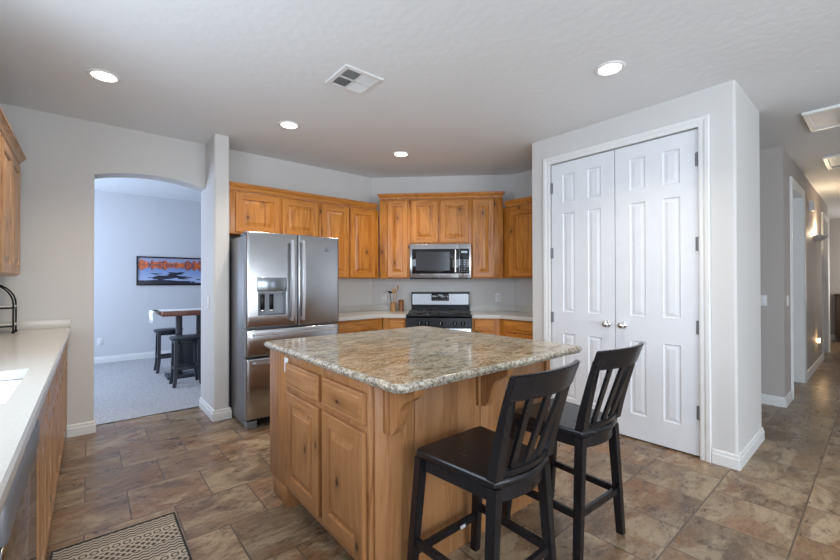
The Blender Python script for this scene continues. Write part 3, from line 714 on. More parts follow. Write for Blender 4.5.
# left worktop with sink cut-out
SX0, SX1, SY0, SY1 = -0.60, -0.20, 1.775, 2.43
b = wall_cells('x', 0, 0, 0, 1, 0, 1, [], M['quartz']); b.bm.free(); b = B()
xs = [LX + .003, SX0, SX1, -0.118]; ys = [-0.8, SY0, SY1, WY - .003]
def cell(x0, x1, y0, y1, mm): b.box(x0, x1, y0, y1, CB, CT, mm)
for (x0, x1, y0, y1) in ((xs[0], xs[1], ys[0], ys[3]), (xs[1], xs[2], ys[0], ys[1]), (xs[1], xs[2], ys[2], ys[3])): cell(x0, x1, y0, y1, M['quartz'])
b.prism([(xs[2], CB), (-.126, CB), (-.119, CB + .006), (-.117, CB + .02), (-.119, CT - .006), (-.126, CT), (xs[2], CT)], ys[0], ys[3], M['quartz'], fn=lambda p, q, a: (p, a, q))
b.box(-.735, -.12, WY - .022, WY - .003, CT + .0005, 1.0, M['quartz'], .001)
b.box(LX + .003, LX + .022, -0.8, WY - .003, CT + .0005, 1.0, M['quartz'], .001)
tag(b.build('worktop', None), 'long pale worktop with the sink along the left wall', 'worktop', 'pale worktops')
# sink
b = B(); of = rrect(SX0 + .006, SX1 - .006, SY0 + .006, SY1 - .006, .06)
lay = [(0.10, .735), (0.02, .74), (0.006, .76), (0.0, .80), (0.0, .881), (-.02, .881), (-.02, .876), (0.004 - .02, .73), (.1, .722)]
R = [[(x, y, z) for x, y in of(i)] for i, z in lay]; N = len(R[0]); vs = [p for r in R for p in r]
fs = [(i * N + k, i * N + (k + 1) % N, (i + 1) * N + (k + 1) % N, (i + 1) * N + k) for i in range(len(R) - 1) for k in range(N)]
b.add(vs, fs, M['sinkw'], True); b.add(R[0], [tuple(range(N))], M['sinkw']); b.add(R[-1], [tuple(range(N))[::-1]], M['sinkw'])
b.lathe([(0.0, .737), (.035, .737), (.04, .739)], M['chrome'], xf=Matrix.Translation((-.40, 2.08, 0)))
tag(b.build('sink', None), 'white undermount sink basin set in the left worktop', 'sink')
# dishwasher
t = thing('dishwasher', 'stainless dishwasher under the near part of the left worktop', 'dishwasher', (-0.16, DWX[0], 0), radians(90))
w_ = DWX[1] - DWX[0]
B().box(.004, w_ - .002, .002, .57, .02, .872, M['grey_side'], .003).build('body', None, t)
B().box(.004, w_ - .002, -.034, .0, .11, .778, M['steel_gloss'], .006).build('door', None, t)
B().box(.004, w_ - .002, -.040, -.001, .786, .868, M['grey_side'], .008).build('control_panel', None, t)
B().box(.004, w_ - .002, .01, .04, .0, .105, M['dark']).build('kick_plate', None, t)

# refrigerator -------------------------------------------------------------
FX0, FX1 = 1.056, 1.960
fr = thing('refrigerator', 'stainless french-door refrigerator with ice dispenser beside the arch', 'refrigerator', (FX0, 3.60, 0))
fw = FX1 - FX0
B().box(.004, fw - .004, .10, .80, .02, 1.725, M['grey_side'], .006).box(.02, fw - .02, .09, .14, .022, .075, M['dark']).build('body', None, fr)
for xx in (.0, fw - .10): B().box(xx + .005, xx + .095, .03, .11, .0, .066, M['grey_side'], .006).build('foot_bracket', None, fr)
for xx in (.0, fw - .12): B().box(xx, xx + .12, .03, .20, 1.7255, 1.748, M['grey_side'], .005).build('hinge_cover', None, fr)
def bow(x, w=fw): return -.014 * (1 - (2 * x / w - 1) ** 2)      # slightly convex fronts
def fr_door(name, x0, x1, z0, z1, hole=None):
    b = B(); n_ = 16; e = .012; xs_ = [x0 + (x1 - x0) * k / n_ for k in range(n_ + 1)]
    xs_ = sorted(set([x0 + e * .3, x0 + e] + xs_[1:-1] + [x1 - e, x1 - e * .3, x0, x1] + (list(hole[:2]) if hole else [])))
    zs_ = sorted(set([z0, z0 + e * .3, z0 + e, z1 - e, z1 - e * .3, z1] + (list(hole[2:]) if hole else [])))
    def Y(x, z):
        dx = min(x - x0, x1 - x); dz = min(z - z0, z1 - z); d = min(dx, dz)
        r = e - sqrt(max(0, e * e - max(0, e - d) ** 2)) if d < e else 0
        return .012 + bow(x) + r
    V = {}
    for x in xs_:
        for z in zs_: V[x, z] = b.bm.verts.new((x, Y(x, z), z))
    k = b.mi(M['stain'])
    for i in range(len(xs_) - 1):
        for j in range(len(zs_) - 1):
            xm, zm = (xs_[i] + xs_[i + 1]) / 2, (zs_[j] + zs_[j + 1]) / 2
            if hole and hole[0] < xm < hole[1] and hole[2] < zm < hole[3]: continue
            f_ = b.bm.faces.new([V[xs_[i], zs_[j]], V[xs_[i + 1], zs_[j]], V[xs_[i + 1], zs_[j + 1]], V[xs_[i], zs_[j + 1]]]); f_.smooth = True
    yb = .095
    for za in (z0, z1): b.add([(x, Y(x, za), za) for x in xs_] + [(x1, yb, za), (x0, yb, za)], [tuple(range(len(xs_) + 2))], M['grey_side'])
    for xa in (x0, x1): b.add([(xa, Y(xa, z), z) for z in zs_] + [(xa, yb, z1), (xa, yb, z0)], [tuple(range(len(zs_) + 2))], M['grey_side'])
    b.add([(x0, yb, z0), (x1, yb, z0), (x1, yb, z1), (x0, yb, z1)], [(0, 1, 2, 3)], M['grey_side'])
    if hole:
        a, c, d, e2 = hole; y1 = .075
        fy = lambda x: .012 + bow(x)
        for q in (((a, fy(a), d), (a, y1, d), (a, y1, e2), (a, fy(a), e2)), ((c, fy(c), d), (c, fy(c), e2), (c, y1, e2), (c, y1, d)),
                  ((a, fy(a), d), (c, fy(c), d), (c, y1, d), (a, y1, d)), ((a, fy(a), e2), (a, y1, e2), (c, y1, e2), (c, fy(c), e2)), ((a, y1, d), (c, y1, d), (c, y1, e2), (a, y1, e2))):
            b.add(q, [(0, 1, 2, 3)], M['cavity'])
    return b.build(name, None, fr)
sp_ = 0.463
hl = (.095, .345, 1.005, 1.215)
dl = fr_door('door', .0, sp_ - .004, .897, 1.757, hl)
dr = fr_door('door', sp_ + .004, fw, .897, 1.757)
dm = fr_door('drawer', .0, fw, .640, .880)
db = fr_door('drawer', .0, fw, .085, .624)
# dispenser
o = B().box(.088, .352, -.006, .010, 1.218, 1.347, M['disp_glass'], .003).build('dispenser_panel', None, dl)
for xx in (.135, .215):
    B().box(xx, xx + .036, .052, .070, 1.055, 1.195, M['black_enamel'], .004).box(xx, xx + .036, .040, .070, 1.040, 1.054, M['chrome'], .003).build('dispenser_paddle', None, dl)
B().box(.10, .34, .012, .072, 1.006, 1.016, M['steel_dark'], .002).build('drip_tray', None, dl)
# handles
def vhandle(par, x):
    pts = [];
    for k in range(13):
        s_ = k / 12; pts.append((x, -.035 - .022 * sin(pi * s_), .945 + .755 * s_))
    b = B(); w2 = .014
    vs = []; fs = []
    for p in pts:
        vs += [(p[0] - w2, p[1], p[2]), (p[0] + w2, p[1], p[2]), (p[0] + w2 * .8, p[1] - .012, p[2]), (p[0] - w2 * .8, p[1] - .012, p[2])]
    for i in range(12):
        for k in range(4): fs.append((i * 4 + k, i * 4 + (k + 1) % 4, i * 4 + 4 + (k + 1) % 4, i * 4 + 4 + k))
    fs += [(0, 3, 2, 1), (48, 49, 50, 51)]
    b.add(vs, fs)
    for z in (.955, 1.690): b.box(x - .009, x + .009, -.04, .004, z - .012, z + .012, bev=.003)
    bmesh.ops.recalc_face_normals(b.bm, faces=b.bm.faces[:])
    b.build('handle', M['handle'], par)
vhandle(dl, .392); vhandle(dr, .500)
def hhandle(par, z):
    b = B(); vs = []; fs = []
    for k in range(17):
        s_ = k / 16; x = .055 + (fw - .11) * s_; y = -.038 - .018 * sin(pi * s_)
        vs += [(x, y, z - .012), (x, y, z + .012), (x, y - .012, z + .009), (x, y - .012, z - .009)]
    for i in range(16):
        for k in range(4): fs.append((i * 4 + k, i * 4 + (k + 1) % 4, i * 4 + 4 + (k + 1) % 4, i * 4 + 4 + k))
    fs += [(0, 3, 2, 1), (64, 65, 66, 67)]
    b.add(vs, fs)
    for x in (.07, fw - .07): b.box(x - .012, x + .012, -.042, .004, z - .009, z + .009, bev=.003)
    bmesh.ops.recalc_face_normals(b.bm, faces=b.bm.faces[:])
    b.build('handle', M['handle'], par)
hhandle(dm, .842); hhandle(db, .588)
# small maker's mark on the right door: a swirl and a line of tiny strokes
b = B(); b.tube([(.76 + .016 * cos(t), .002, 1.640 + .009 * sin(t)) for t in [radians(20 * k) for k in range(16)]], .0016, seg=6)
for k in range(5): b.box(.742 + k * .009, .747 + k * .009, .000, .006, 1.612, 1.620)
b.build('logo', M['steel_dark'], dr)

# microwave ---------------------------------------------------------------
mt0, mt1 = .560, 1.312
pm = dgp(mt0, g)
mw = thing('microwave', 'stainless over-the-range microwave under the wall cabinet', 'microwave', (pm[0], pm[1], 1.342), DGR)
ww, mh, md = mt1 - mt0, 1.774 - 1.342, .39
B().box(0, ww, -md + .03, 0, .004, mh, M['steel_dark'], .003).build('body', None, mw)
dx = ww * .805
b = B().box(.0, dx - .001, -md, -md + .029, .012, mh, M['stain'], .004); dd_ = b.build('door', None, mw)
B().box(.028, dx - .004, -md - .003, -md + .001, .066, mh - .062, M['black_glass'], .002).build('window', None, dd_)
n = NT('perforated_screen'); v = n.coords(rnd=False); vo = n.n('ShaderNodeTexVoronoi'); vo.inputs['Scale'].default_value = 220; vo.inputs['Randomness'].default_value = 0; n.l(v, vo.inputs['Vector'])
n.setp(color=n.ramp(vo.outputs['Distance'], [(0.3, (0.10, 0.10, 0.11)), (0.5, (0.03, 0.03, 0.035))]), rough=.15); M['screen'] = n.m
B().box(.075, dx - .115, -md - .0038, -md - .0028, .105, mh - .10, M['screen']).build('screen', None, dd_)
b = B().tube([(dx - .045, -md - .033, .085), (dx - .045, -md - .033, mh - .075)], .011, M['chrome'], 12)
for z in (.10, mh - .09): b.tube([(dx - .045, -md - .033, z), (dx - .045, -md, z)], .007, M['chrome'], 8)
b.build('handle', None, dd_)
cp = B().box(dx + .001, ww, -md, -md + .029, .012, mh, M['stain'], .004).build('control_panel', None, mw)
b = B().box(dx + .006, ww - .022, -md - .003, -md + .001, .066, mh - .062, M['black_glass'], .002); kp = b.build('keypad', None, cp)
b = B()
for r_ in range(6):
    for c_ in range(3): b.box(dx + .026 + c_ * .030, dx + .042 + c_ * .030, -md - .0042, -md - .003, .085 + r_ * .028, .093 + r_ * .028, M['grey_side'])
b.build('buttons', None, kp); B().box(dx + .026, ww - .045, -md - .0042, -md - .003, mh - .115, mh - .090, M['digits']).build('clock_display', None, kp)
b = B().box(.0, ww, -md - .002, -md + .03, .0, .011, M['black_enamel']); b.build('vent_strip', None, mw)

# range -------------------------------------------------------------------
rt0, rt1 = .547, 1.303
pr = dgp(rt0, .012)
rg = thing('gas_range', 'black and stainless gas range below the microwave', 'range', (pr[0], pr[1], 0), DGR)
rw = rt1 - rt0
B().box(0, rw, -.615, 0, .06, .895, M['black_enamel'], .004).box(.03, rw - .03, -.56, -.05, 0, .06, M['dark']).build('body', None, rg)
ct = B().box(-.002, rw + .002, -.655, 0, .896, .928, M['black_enamel'], .010).build('cooktop', None, rg)
for i, (bx, by) in enumerate(((.15, -.48), (.15, -.17), (rw / 2, -.33), (rw - .15, -.48), (rw - .15, -.17))):
    B().lathe([(0, .928), (.045, .928), (.045, .936), (.032, .938), (.032, .946), (0, .948)], M['iron'], 18, Matrix.Translation((bx, by, 0))).build('burner', None, ct)
for i, (ga, gb) in enumerate(((.02, rw / 3 - .004), (rw / 3 + .004, 2 * rw / 3 - .004), (2 * rw / 3 + .004, rw - .02))):
    b = B(); z = .960
    for y in (-.61, -.04): b.box(ga, gb, y - .006, y + .006, z - .012, z, bev=.002)
    for x in (ga + .006, gb - .006): b.box(x - .006, x + .006, -.61, -.04, z - .012, z, bev=.002)
    cxm = (ga + gb) / 2
    for yc_ in ((-.48, -.17)):
        b.box(ga, gb, yc_ - .005, yc_ + .005, z - .010, z + .002, bev=.002); b.box(cxm - .005, cxm + .005, yc_ - .13, yc_ + .13, z - .010, z + .002, bev=.002)
    for x in (ga + .006, gb - .006):
        for y in (-.60, -.05): b.box(x - .007, x + .007, y - .007, y + .007, .9285, z - .010)
    b.build('grate', M['iron'], rg)
# backguard
b = B()
prof = [(-.02, .9285), (-.075, .9285), (-.075, 1.005), (-.070, 1.010), (0, 1.010), (0, .9285)]
b.prism([(p, q) for p, q in ((0, .9285), (-.075, .9285), (-.062, 1.010), (0, 1.010))], 0, rw, M['black_enamel'], fn=lambda p, q, a: (a, p, q))
bgd = b.build('backguard', None, rg)
b = B().prism([(0, 1.011), (-.066, 1.011), (-.058, 1.150), (-.045, 1.170), (-.02, 1.176), (0, 1.176)], .012, rw - .012, M['satin'], fn=lambda p, q, a: (a, p, q))
b.prism([(0, 1.011), (-.068, 1.011), (-.060, 1.148), (-.045, 1.172), (-.02, 1.178), (0, 1.178)], 0, .011, M['black_enamel'], fn=lambda p, q, a: (a, p, q))
b.prism([(0, 1.011), (-.068, 1.011), (-.060, 1.148), (-.045, 1.172), (-.02, 1.178), (0, 1.178)], rw - .011, rw, M['black_enamel'], fn=lambda p, q, a: (a, p, q))
b.build('panel', None, bgd)
dsp = B().box(rw * .345, rw * .650, -.071, -.052, 1.060, 1.150, M['black_glass'], .008).build('display', None, bgd)
b = B()
for r_ in range(2):
    for c_ in range(7): b.box(rw * .37 + c_ * .030, rw * .37 + .016 + c_ * .030, -.0725, -.0712, 1.078 + r_ * .034, 1.086 + r_ * .034, M['grey_side'])
b.box(rw * .46, rw * .54, -.0725, -.0712, 1.128, 1.140, M['digits']); b.build('display_marks', None, dsp)
# control panel with knobs
b = B().prism([(-.615, .775), (-.668, .775), (-.655, .888), (-.615, .895)], 0, rw, M['black_enamel'], fn=lambda p, q, a: (a, p, q)); cpn = b.build('control_panel', None, rg)
for kx in (.16, .245, .40, .565, .655):
    xf = Matrix.Translation((kx * rw / .756, -.663, .828)) @ Matrix.Rotation(radians(83), 4, 'X')
    b = B().lathe([(0, 0), (.024, 0), (.024, .006), (.019, .010), (.018, .026), (.0, .027)], M['black_enamel'], 20, xf)
    b.box(-.0025, .0025, -.016, .016, .026, .032, M['grey_side'], xf=xf)
    b.build('knob', None, cpn)
ov_ = B().box(0.003, rw - .003, -.655, -.616, .20, .772, M['stain'], .006).build('oven_door', None, rg)
B().box(.10, rw - .10, -.658, -.650, .32, .62, M['black_glass'], .003).build('window', None, ov_)
b = B().tube([(.06, -.71, .735), (rw - .06, -.71, .735)], .011, M['chrome'], 12)
for x in (.08, rw - .08): b.tube([(x, -.71, .735), (x, -.654, .735)], .008, M['chrome'], 8)
b.build('handle', None, ov_)
B().box(0.003, rw - .003, -.650, -.616, .07, .192, M['stain'], .005).build('drawer', None, rg)

# ------------------------------------------------------------------ island
IX0, IX1, IY0, IY1 = .898, 2.180, 1.360, 2.520
isl = thing('kitchen_island', 'tan knotty wood island with doors and drawers under the granite', 'island', (IX0, IY0, 0))
iw, il = IX1 - IX0, IY1 - IY0
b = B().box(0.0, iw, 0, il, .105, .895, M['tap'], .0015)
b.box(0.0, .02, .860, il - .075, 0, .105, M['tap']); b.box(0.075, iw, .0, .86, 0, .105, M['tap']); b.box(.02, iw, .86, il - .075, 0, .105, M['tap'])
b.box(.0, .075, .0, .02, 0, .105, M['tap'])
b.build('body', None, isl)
# face frame on the left side, local frame facing -x
def isl_front(name, y0, y1, z0, z1, slab=False):
    w_ = y1 - y0
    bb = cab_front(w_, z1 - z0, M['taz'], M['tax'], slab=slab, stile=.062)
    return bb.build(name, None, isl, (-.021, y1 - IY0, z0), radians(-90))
ff = B(); yA, yB = 1.362, 2.262
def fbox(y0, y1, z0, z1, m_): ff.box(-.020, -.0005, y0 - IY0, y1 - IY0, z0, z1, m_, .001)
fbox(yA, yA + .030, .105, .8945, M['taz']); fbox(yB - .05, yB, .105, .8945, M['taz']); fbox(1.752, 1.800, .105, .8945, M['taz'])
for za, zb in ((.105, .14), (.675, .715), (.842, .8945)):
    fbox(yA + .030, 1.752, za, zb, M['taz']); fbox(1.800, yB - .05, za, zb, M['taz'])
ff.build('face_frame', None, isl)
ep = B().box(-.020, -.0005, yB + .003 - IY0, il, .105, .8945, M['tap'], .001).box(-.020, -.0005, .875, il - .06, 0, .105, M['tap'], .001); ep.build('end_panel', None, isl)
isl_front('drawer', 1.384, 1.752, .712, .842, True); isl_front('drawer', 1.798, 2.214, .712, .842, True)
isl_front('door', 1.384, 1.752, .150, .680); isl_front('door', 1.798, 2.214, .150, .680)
# stool side panels with seams
b = B()
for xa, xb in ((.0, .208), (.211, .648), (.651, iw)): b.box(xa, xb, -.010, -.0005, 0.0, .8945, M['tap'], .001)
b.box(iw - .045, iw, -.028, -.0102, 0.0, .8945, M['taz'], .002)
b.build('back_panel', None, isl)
CP = [(-.010, .8945), (-.176, .8945), (-.176, .874), (-.170, .854), (-.150, .838), (-.118, .822), (-.096, .804), (-.082, .780), (-.074, .752), (-.066, .722), (-.053, .695), (-.036, .675), (-.020, .668), (-.010, .672)]
def corbel(x):
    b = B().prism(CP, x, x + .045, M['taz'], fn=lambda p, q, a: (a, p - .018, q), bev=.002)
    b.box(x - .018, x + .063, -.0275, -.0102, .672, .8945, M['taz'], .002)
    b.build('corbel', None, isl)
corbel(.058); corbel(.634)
# outlet with a paper sticker on the left side
B().box(-.028, -.0205, 2.216 - IY0, 2.262 - IY0, .780, .866, M['plastic'], .002).build('outlet_plate', None, isl)
# granite top
b = B(); of = rrect(.832, 2.190, 1.112, 2.540, .055, 8)
b.layers(of, [(.030, .8955), (.016, .8955), (.011, .898), (.009, .903), (.008, .907), (.002, .909), (.0, .913), (.0, .919), (.003, .923), (.009, .926), (.010, .929), (.015, .931)], M['granite'], M['granite_edge'])
bmesh.ops.recalc_face_normals(b.bm, faces=b.bm.faces[:])
tag(b.build('granite_worktop', None), 'gold and grey granite worktop with moulded edge on the island', 'worktop')

# ------------------------------------------------------------------ bar stools
def stool(label, loc, rz):
    t = thing('bar_stool', label, 'stool', loc, rz, 'black bar stools at the island')
    bw = M['black_wood']; SH = .611
    # seat outline: wider at the front, rear edge bowed outwards
    def sp_out(i):
        pts = []
        fx, rx, fy, ry = .205 - i, .172 - i, .205 - i, -.190 + i
        for k in range(4): a = radians(90 * k / 3); pts.append((fx - .02 + .02 * sin(a), fy - .02 + .02 * cos(a)))
        for k in range(3): a = radians(90 * k / 2); pts.append((rx - .008 + .008 * cos(a), ry + .008 - .008 * sin(a)))
        for k in range(1, 10):
            s_ = k / 10; pts.append((rx - .008 - 2 * (rx - .008) * s_, ry - .034 * sin(pi * s_)))
        for k in range(3): a = radians(90 * k / 2); pts.append((-rx + .008 - .008 * sin(a), ry + .008 - .008 * cos(a)))
        for k in range(4): a = radians(90 * k / 3); pts.append((-fx + .02 - .02 * cos(a), fy - .02 + .02 * sin(a)))
        return pts
    b = B(); b.layers(sp_out, [(.006, SH - .030), (.0, SH - .024), (.0, SH - .006), (.005, SH)], bw)
    # shallow saddle: dish the middle of the top
    b.build('seat', bw, t)
    # apron
    b = B(); z0, z1 = SH - .085, SH - .031
    b.box(-.165, .165, .170, .188, z0, z1, bev=.002)
    for s in (-1, 1): b.prism([(s * .186, .17), (s * .168, .17), (s * .140, -.165), (s * .158, -.165)], z0, z1, bev=.002)
    pr_ = []
    for k in range(13): s_ = k / 12; pr_.append((-.150 + .30 * s_, -.178 - .030 * sin(pi * s_)))
    b.prism(pr_ + [(x, y + .018) for x, y in reversed(pr_)], z0, z1)
    b.build('apron', bw, t)
    # legs (feet splayed)
    tops = {'fl': (-.183, .185), 'fr': (.183, .185), 'rl': (-.152, -.172), 'rr': (.152, -.172)}
    feet = {'fl': (-.205, .235), 'fr': (.205, .235), 'rl': (-.205, -.185), 'rr': (.205, -.185)}
    for k in tops:
        B().vleg((*feet[k], 0), (*tops[k], SH - .031), .036, .036, .042, .042).build('leg', bw, t)
    L = lambda k, z: tuple(feet[k][i] + (tops[k][i] - feet[k][i]) * z / (SH - .031) for i in (0, 1))
    def stretch(a, c, z, zz=None):
        p, q = L(a, z), L(c, z if zz is None else zz); B().bar((*p, z), (*q, z if zz is None else zz), .020, .034, m=bw, bev=.002).build('stretcher', None, t)
    stretch('fl', 'fr', .175); stretch('rl', 'rr', .230); stretch('fl', 'rl', .225); stretch('fr', 'rr', .225)
    # back posts
    TZ = 1.000; ty = -.285; tw = .210
    def pp(s, z):
        k = (z - SH) / (TZ - SH); return (s * (.156 + (tw - .026 - .156) * k), -.178 + (ty + .178) * k ** 1.15, z)
    for s in (-1, 1):
        b = B(); zs = [SH + .0005, SH + .08, SH + .17, SH + .27, TZ - .05]
        vs = []; fs = []
        for i, z in enumerate(zs):
            p = pp(s, z); hw = .0235 - .006 * i / 4; hd = .021 - .009 * i / 4
            vs += [(p[0] - hw, p[1] - hd, z), (p[0] + hw, p[1] - hd, z), (p[0] + hw, p[1] + hd, z), (p[0] - hw, p[1] + hd, z)]
        for i in range(4):
            for k in range(4): fs.append((i * 4 + k, i * 4 + (k + 1) % 4, i * 4 + 4 + (k + 1) % 4, i * 4 + 4 + k))
        fs += [(0, 3, 2, 1), (16, 17, 18, 19)]; b.add(vs, fs, bw); b.build('back_post', None, t)
    # curved crest rail and lower rail
    def curved(z0, z1, w0, w1, y0, y1, bowd, th, name, arch=0.0):
        b = B(); n_ = 16; vs = []; fs = []
        for k in range(n_ + 1):
            s_ = 2 * k / n_ - 1; c_ = bowd * (1 - s_ * s_)
            top = z1 + arch * (1 - s_ * s_)
            for (w_, y_, z_) in ((w0, y0, z0), (w1, y1, top)): vs += [(w_ * s_, y_ - c_ - th / 2, z_), (w_ * s_, y_ - c_ + th / 2, z_)]
        for k in range(n_):
            a = k * 4; c = a + 4
            fs += [(a, c, c + 2, a + 2), (a + 1, a + 3, c + 3, c + 1), (a + 2, c + 2, c + 3, a + 3), (a, a + 1, c + 1, c)]
        fs += [(0, 2, 3, 1), (n_ * 4, n_ * 4 + 1, n_ * 4 + 3, n_ * 4 + 2)]
        bv, fc = b.add(vs, fs, bw); bmesh.ops.recalc_face_normals(b.bm, faces=b.bm.faces[:])
        bmesh.ops.bevel(b.bm, geom=[e for e in b.bm.edges if not e.is_boundary and e.calc_face_angle(0) > 0.6], offset=.004, segments=2, affect='EDGES')
        return b.build(name, None, t)
    curved(TZ - .090, TZ, tw - .004, tw, ty + .026, ty - .006, .046, .024, 'crest_rail', .004)
    curved(SH + .004, SH + .034, .150, .153, -.180, -.186, .028, .022, 'lower_rail')
    for xs_ in (-.092, -.022, .056):
        y0 = -.183 - .028 * (1 - (xs_ / .15) ** 2); y1 = ty + .016 - .040 * (1 - (xs_ * 1.25 / .2) ** 2)
        b = B().bar((xs_, y0, SH + .030), (xs_ * 1.28, y1, TZ - .084), .038, .012, m=bw, bev=.002, up=(0, 1, 0)); b.build('slat', None, t)
    return t
st_ = stool('black wooden bar stool nearest the camera, overlapping the island panel', (1.238, 1.058, 0), radians(0.3))
B().box(.065, .095, .196, .2015, .170, .182, M['plastic']).build('label_tag', None, st_)
stool('black wooden bar stool in front of the white pantry doors', (1.912, 1.082, 0), radians(-2.5))

# ------------------------------------------------------------------ rug
b = B().box(-.13, .362, 1.40, 2.580, .0005, .009, M['rug'], .002)
t = b.build('rug', None); tag(t, 'patterned grey and cream rug beside the sink cabinets', 'rug')
b = B()
for a in ((.362, .371, 1.391, 2.589), (-.139, -.13, 1.391, 2.589), (-.13, .362, 2.580, 2.589), (-.13, .362, 1.391, 1.40)): b.box(*a, .0005, .011, M['rug_edge'], .002)
b.build('binding', None, t)

# ------------------------------------------------------------------ worktop items
# utensil crock
def P2(x, y): return Vector((x, y, CT))
cr = P2(*dgp(.31, .135)[:2])
b = B().lathe([(0, 0), (.036, 0), (.038, .004), (.038, .112), (.034, .114), (.031, .02), (0, .018)], M['utensil']); tag(b.build('utensil_crock', None, None, (cr.x, cr.y, CT + .001)), 'light wooden utensil crock on the worktop left of the range', 'crock')
def utensil(name, label, dx, dy, h, head, m_):
    b = B(); base = Vector((cr.x + dx * .3, cr.y + dy * .3, CT + .024)); tip = Vector((cr.x + dx * 1.6, cr.y + dy * 1.6, CT + h))
    b.tube([base, base.lerp(tip, .8)], .0045, m_, 8); ax = (tip - base).normalized()
    q = ax.to_track_quat('Z', 'Y').to_matrix().to_4x4()
    if head == 'spoon': b.lathe([(0, 0), (.016, .008), (.026, .030), (.026, .045), (.016, .062), (0, .068)], m_, 16, Matrix.Translation(base.lerp(tip, .78)) @ q @ Matrix.Diagonal((1, .35, 1, 1)))
    else: b.lathe([(0, 0), (.020, .004), (.034, .014), (.036, .020), (.030, .020), (0, .010)], m_, 16, Matrix.Translation(base.lerp(tip, .80)) @ Matrix.Rotation(.3, 4, 'Y'))
    tag(b.build(name, None), label, 'utensil', 'kitchen utensils in the crock')
utensil('ladle', 'black ladle standing in the wooden crock', -.030, .010, .290, 'ladle', M['black_enamel'])
utensil('wooden_spoon', 'tall wooden spoon leaning right in the crock', .032, -.030, .345, 'spoon', M['utensil'])
utensil('spatula', 'short wooden spatula behind the ladle, leaning left', -.012, -.034, .290, 'spoon', M['utensil'])
pc = dgp(.418, .13)
b = B().lathe([(0, 0), (.034, 0), (.036, .01), (.030, .03), (.032, .07), (.036, .095), (.027, .103), (.034, .112), (.035, .145), (.018, .152), (0, .153)], M['pepper']); tag(b.build('wooden_canister', None, None, (pc[0], pc[1], CT + .001)), 'small dark turned wooden canister beside the range', 'canister')
# two-tier rack on left worktop
rk = thing('counter_rack', 'black arched metal rack with two cream shelves on the left worktop', 'rack', (-.580, 4.25, CT + .0015))
b = B()
for y in (-.07, .07):
    hw = .148; pts = [(-hw, y, .0)] + [(-hw, y, .20)] + [(-hw * cos(radians(a)), y, .215 + .160 * sin(radians(a))) for a in range(0, 181, 12)] + [(hw, y, .20), (hw, y, .0)]
    b.tube(pts, .0055, M['black_enamel'], 8)
for z in (.052, .188): 
    for x in (-.148, .148): b.tube([(x, -.07, z), (x, .07, z)], .005, M['black_enamel'], 8)
    for y in (-.07, .07): b.tube([(-.148, y, z), (.148, y, z)], .005, M['black_enamel'], 8)
for x in (-.148, .148):
    for y in (-.07, .07): b.lathe([(0, 0), (.009, 0), (.010, .008), (.007, .016), (0, .018)], M['black_enamel'], 10, Matrix.Translation((x, y, 0)))
b.build('frame', None, rk)
for z in (.060, .196): B().box(-.154, .154, -.062, .062, z - .001, z + .012, M['quartz'], .003).build('shelf', None, rk)
for k, (x, hh) in enumerate(((-.12, .10), (-.055, .085), (.01, .04))):
    lb = ['amber spice jar at the hidden end of the lower rack shelf', 'dark spice jar in the middle of the lower rack shelf', 'low dark jar nearest the open end of the lower rack shelf'][k]
    b = B().lathe([(0, 0), (.022, 0), (.024, .006), (.024, hh * .8), (.018, hh * .9), (.018, hh), (0, hh)], M['pepper'] if k == 0 else M['black_enamel'], 16)
    tag(b.build('spice_jar', None, None, (-.58 + x, 4.25, CT + .0755)), lb, 'jar', 'jars on the counter rack')

# ------------------------------------------------------------------ outlets, switches
def plate(name, label, loc, rz, kind='outlet', w=.072, h=.115):
    t = thing(name, label, 'outlet' if kind == 'outlet' else 'switch', loc, rz, 'wall outlets' if kind == 'outlet' else 'wall switches')
    B().box(-w / 2, w / 2, -.006, 0, -h / 2, h / 2, M['plastic'], .002).build('plate', None, t)
    if kind == 'outlet':
        for z in (-.025, .025):
            o = B().box(-.016, .016, -.008, -.0055, z - .014, z + .014, M['trim'], .002).build('socket', None, t)
            B().box(-.008, -.005, -.0085, -.0079, z - .006, z + .006, M['dark']).box(.005, .008, -.0085, -.0079, z - .006, z + .006, M['dark']).build('slot', None, o)
    else:
        for k in range(max(1, round(w / .06) - 0 if w > .1 else 1)):
            x = (k - (round(w / .06) - 1) / 2) * .046 if w > .1 else 0
            B().box(x - .016, x + .016, -.010, -.0055, -.033, .033, M['trim'], .002).build('rocker', None, t)
    return t
plate('wall_outlet', 'white outlet on the wall behind the utensil crock', (*dgp(.168, .001)[:2], 1.10), DGR)
plate('wall_outlet', 'white outlet on the backsplash wall right of the range', (*dgp(1.680, .001)[:2], 1.10), DGR)
plate('wall_switch', 'white light switch on the arch side of the stub wall', (.899, 4.307, 1.106), radians(-90), 'switch')
plate('wall_outlet', 'white outlet low on the dining room wall', (.134, DY - .001, .353), 0)
plate('wall_switch', 'white switch plate on the hall wall beyond the pantry', (HX - .001, .842, 1.100), radians(-90), 'switch')
plate('wall_switch', 'white switch on the hallway wall just before the first hall door', (5.72, HY - .001, 1.10), 0, 'switch')

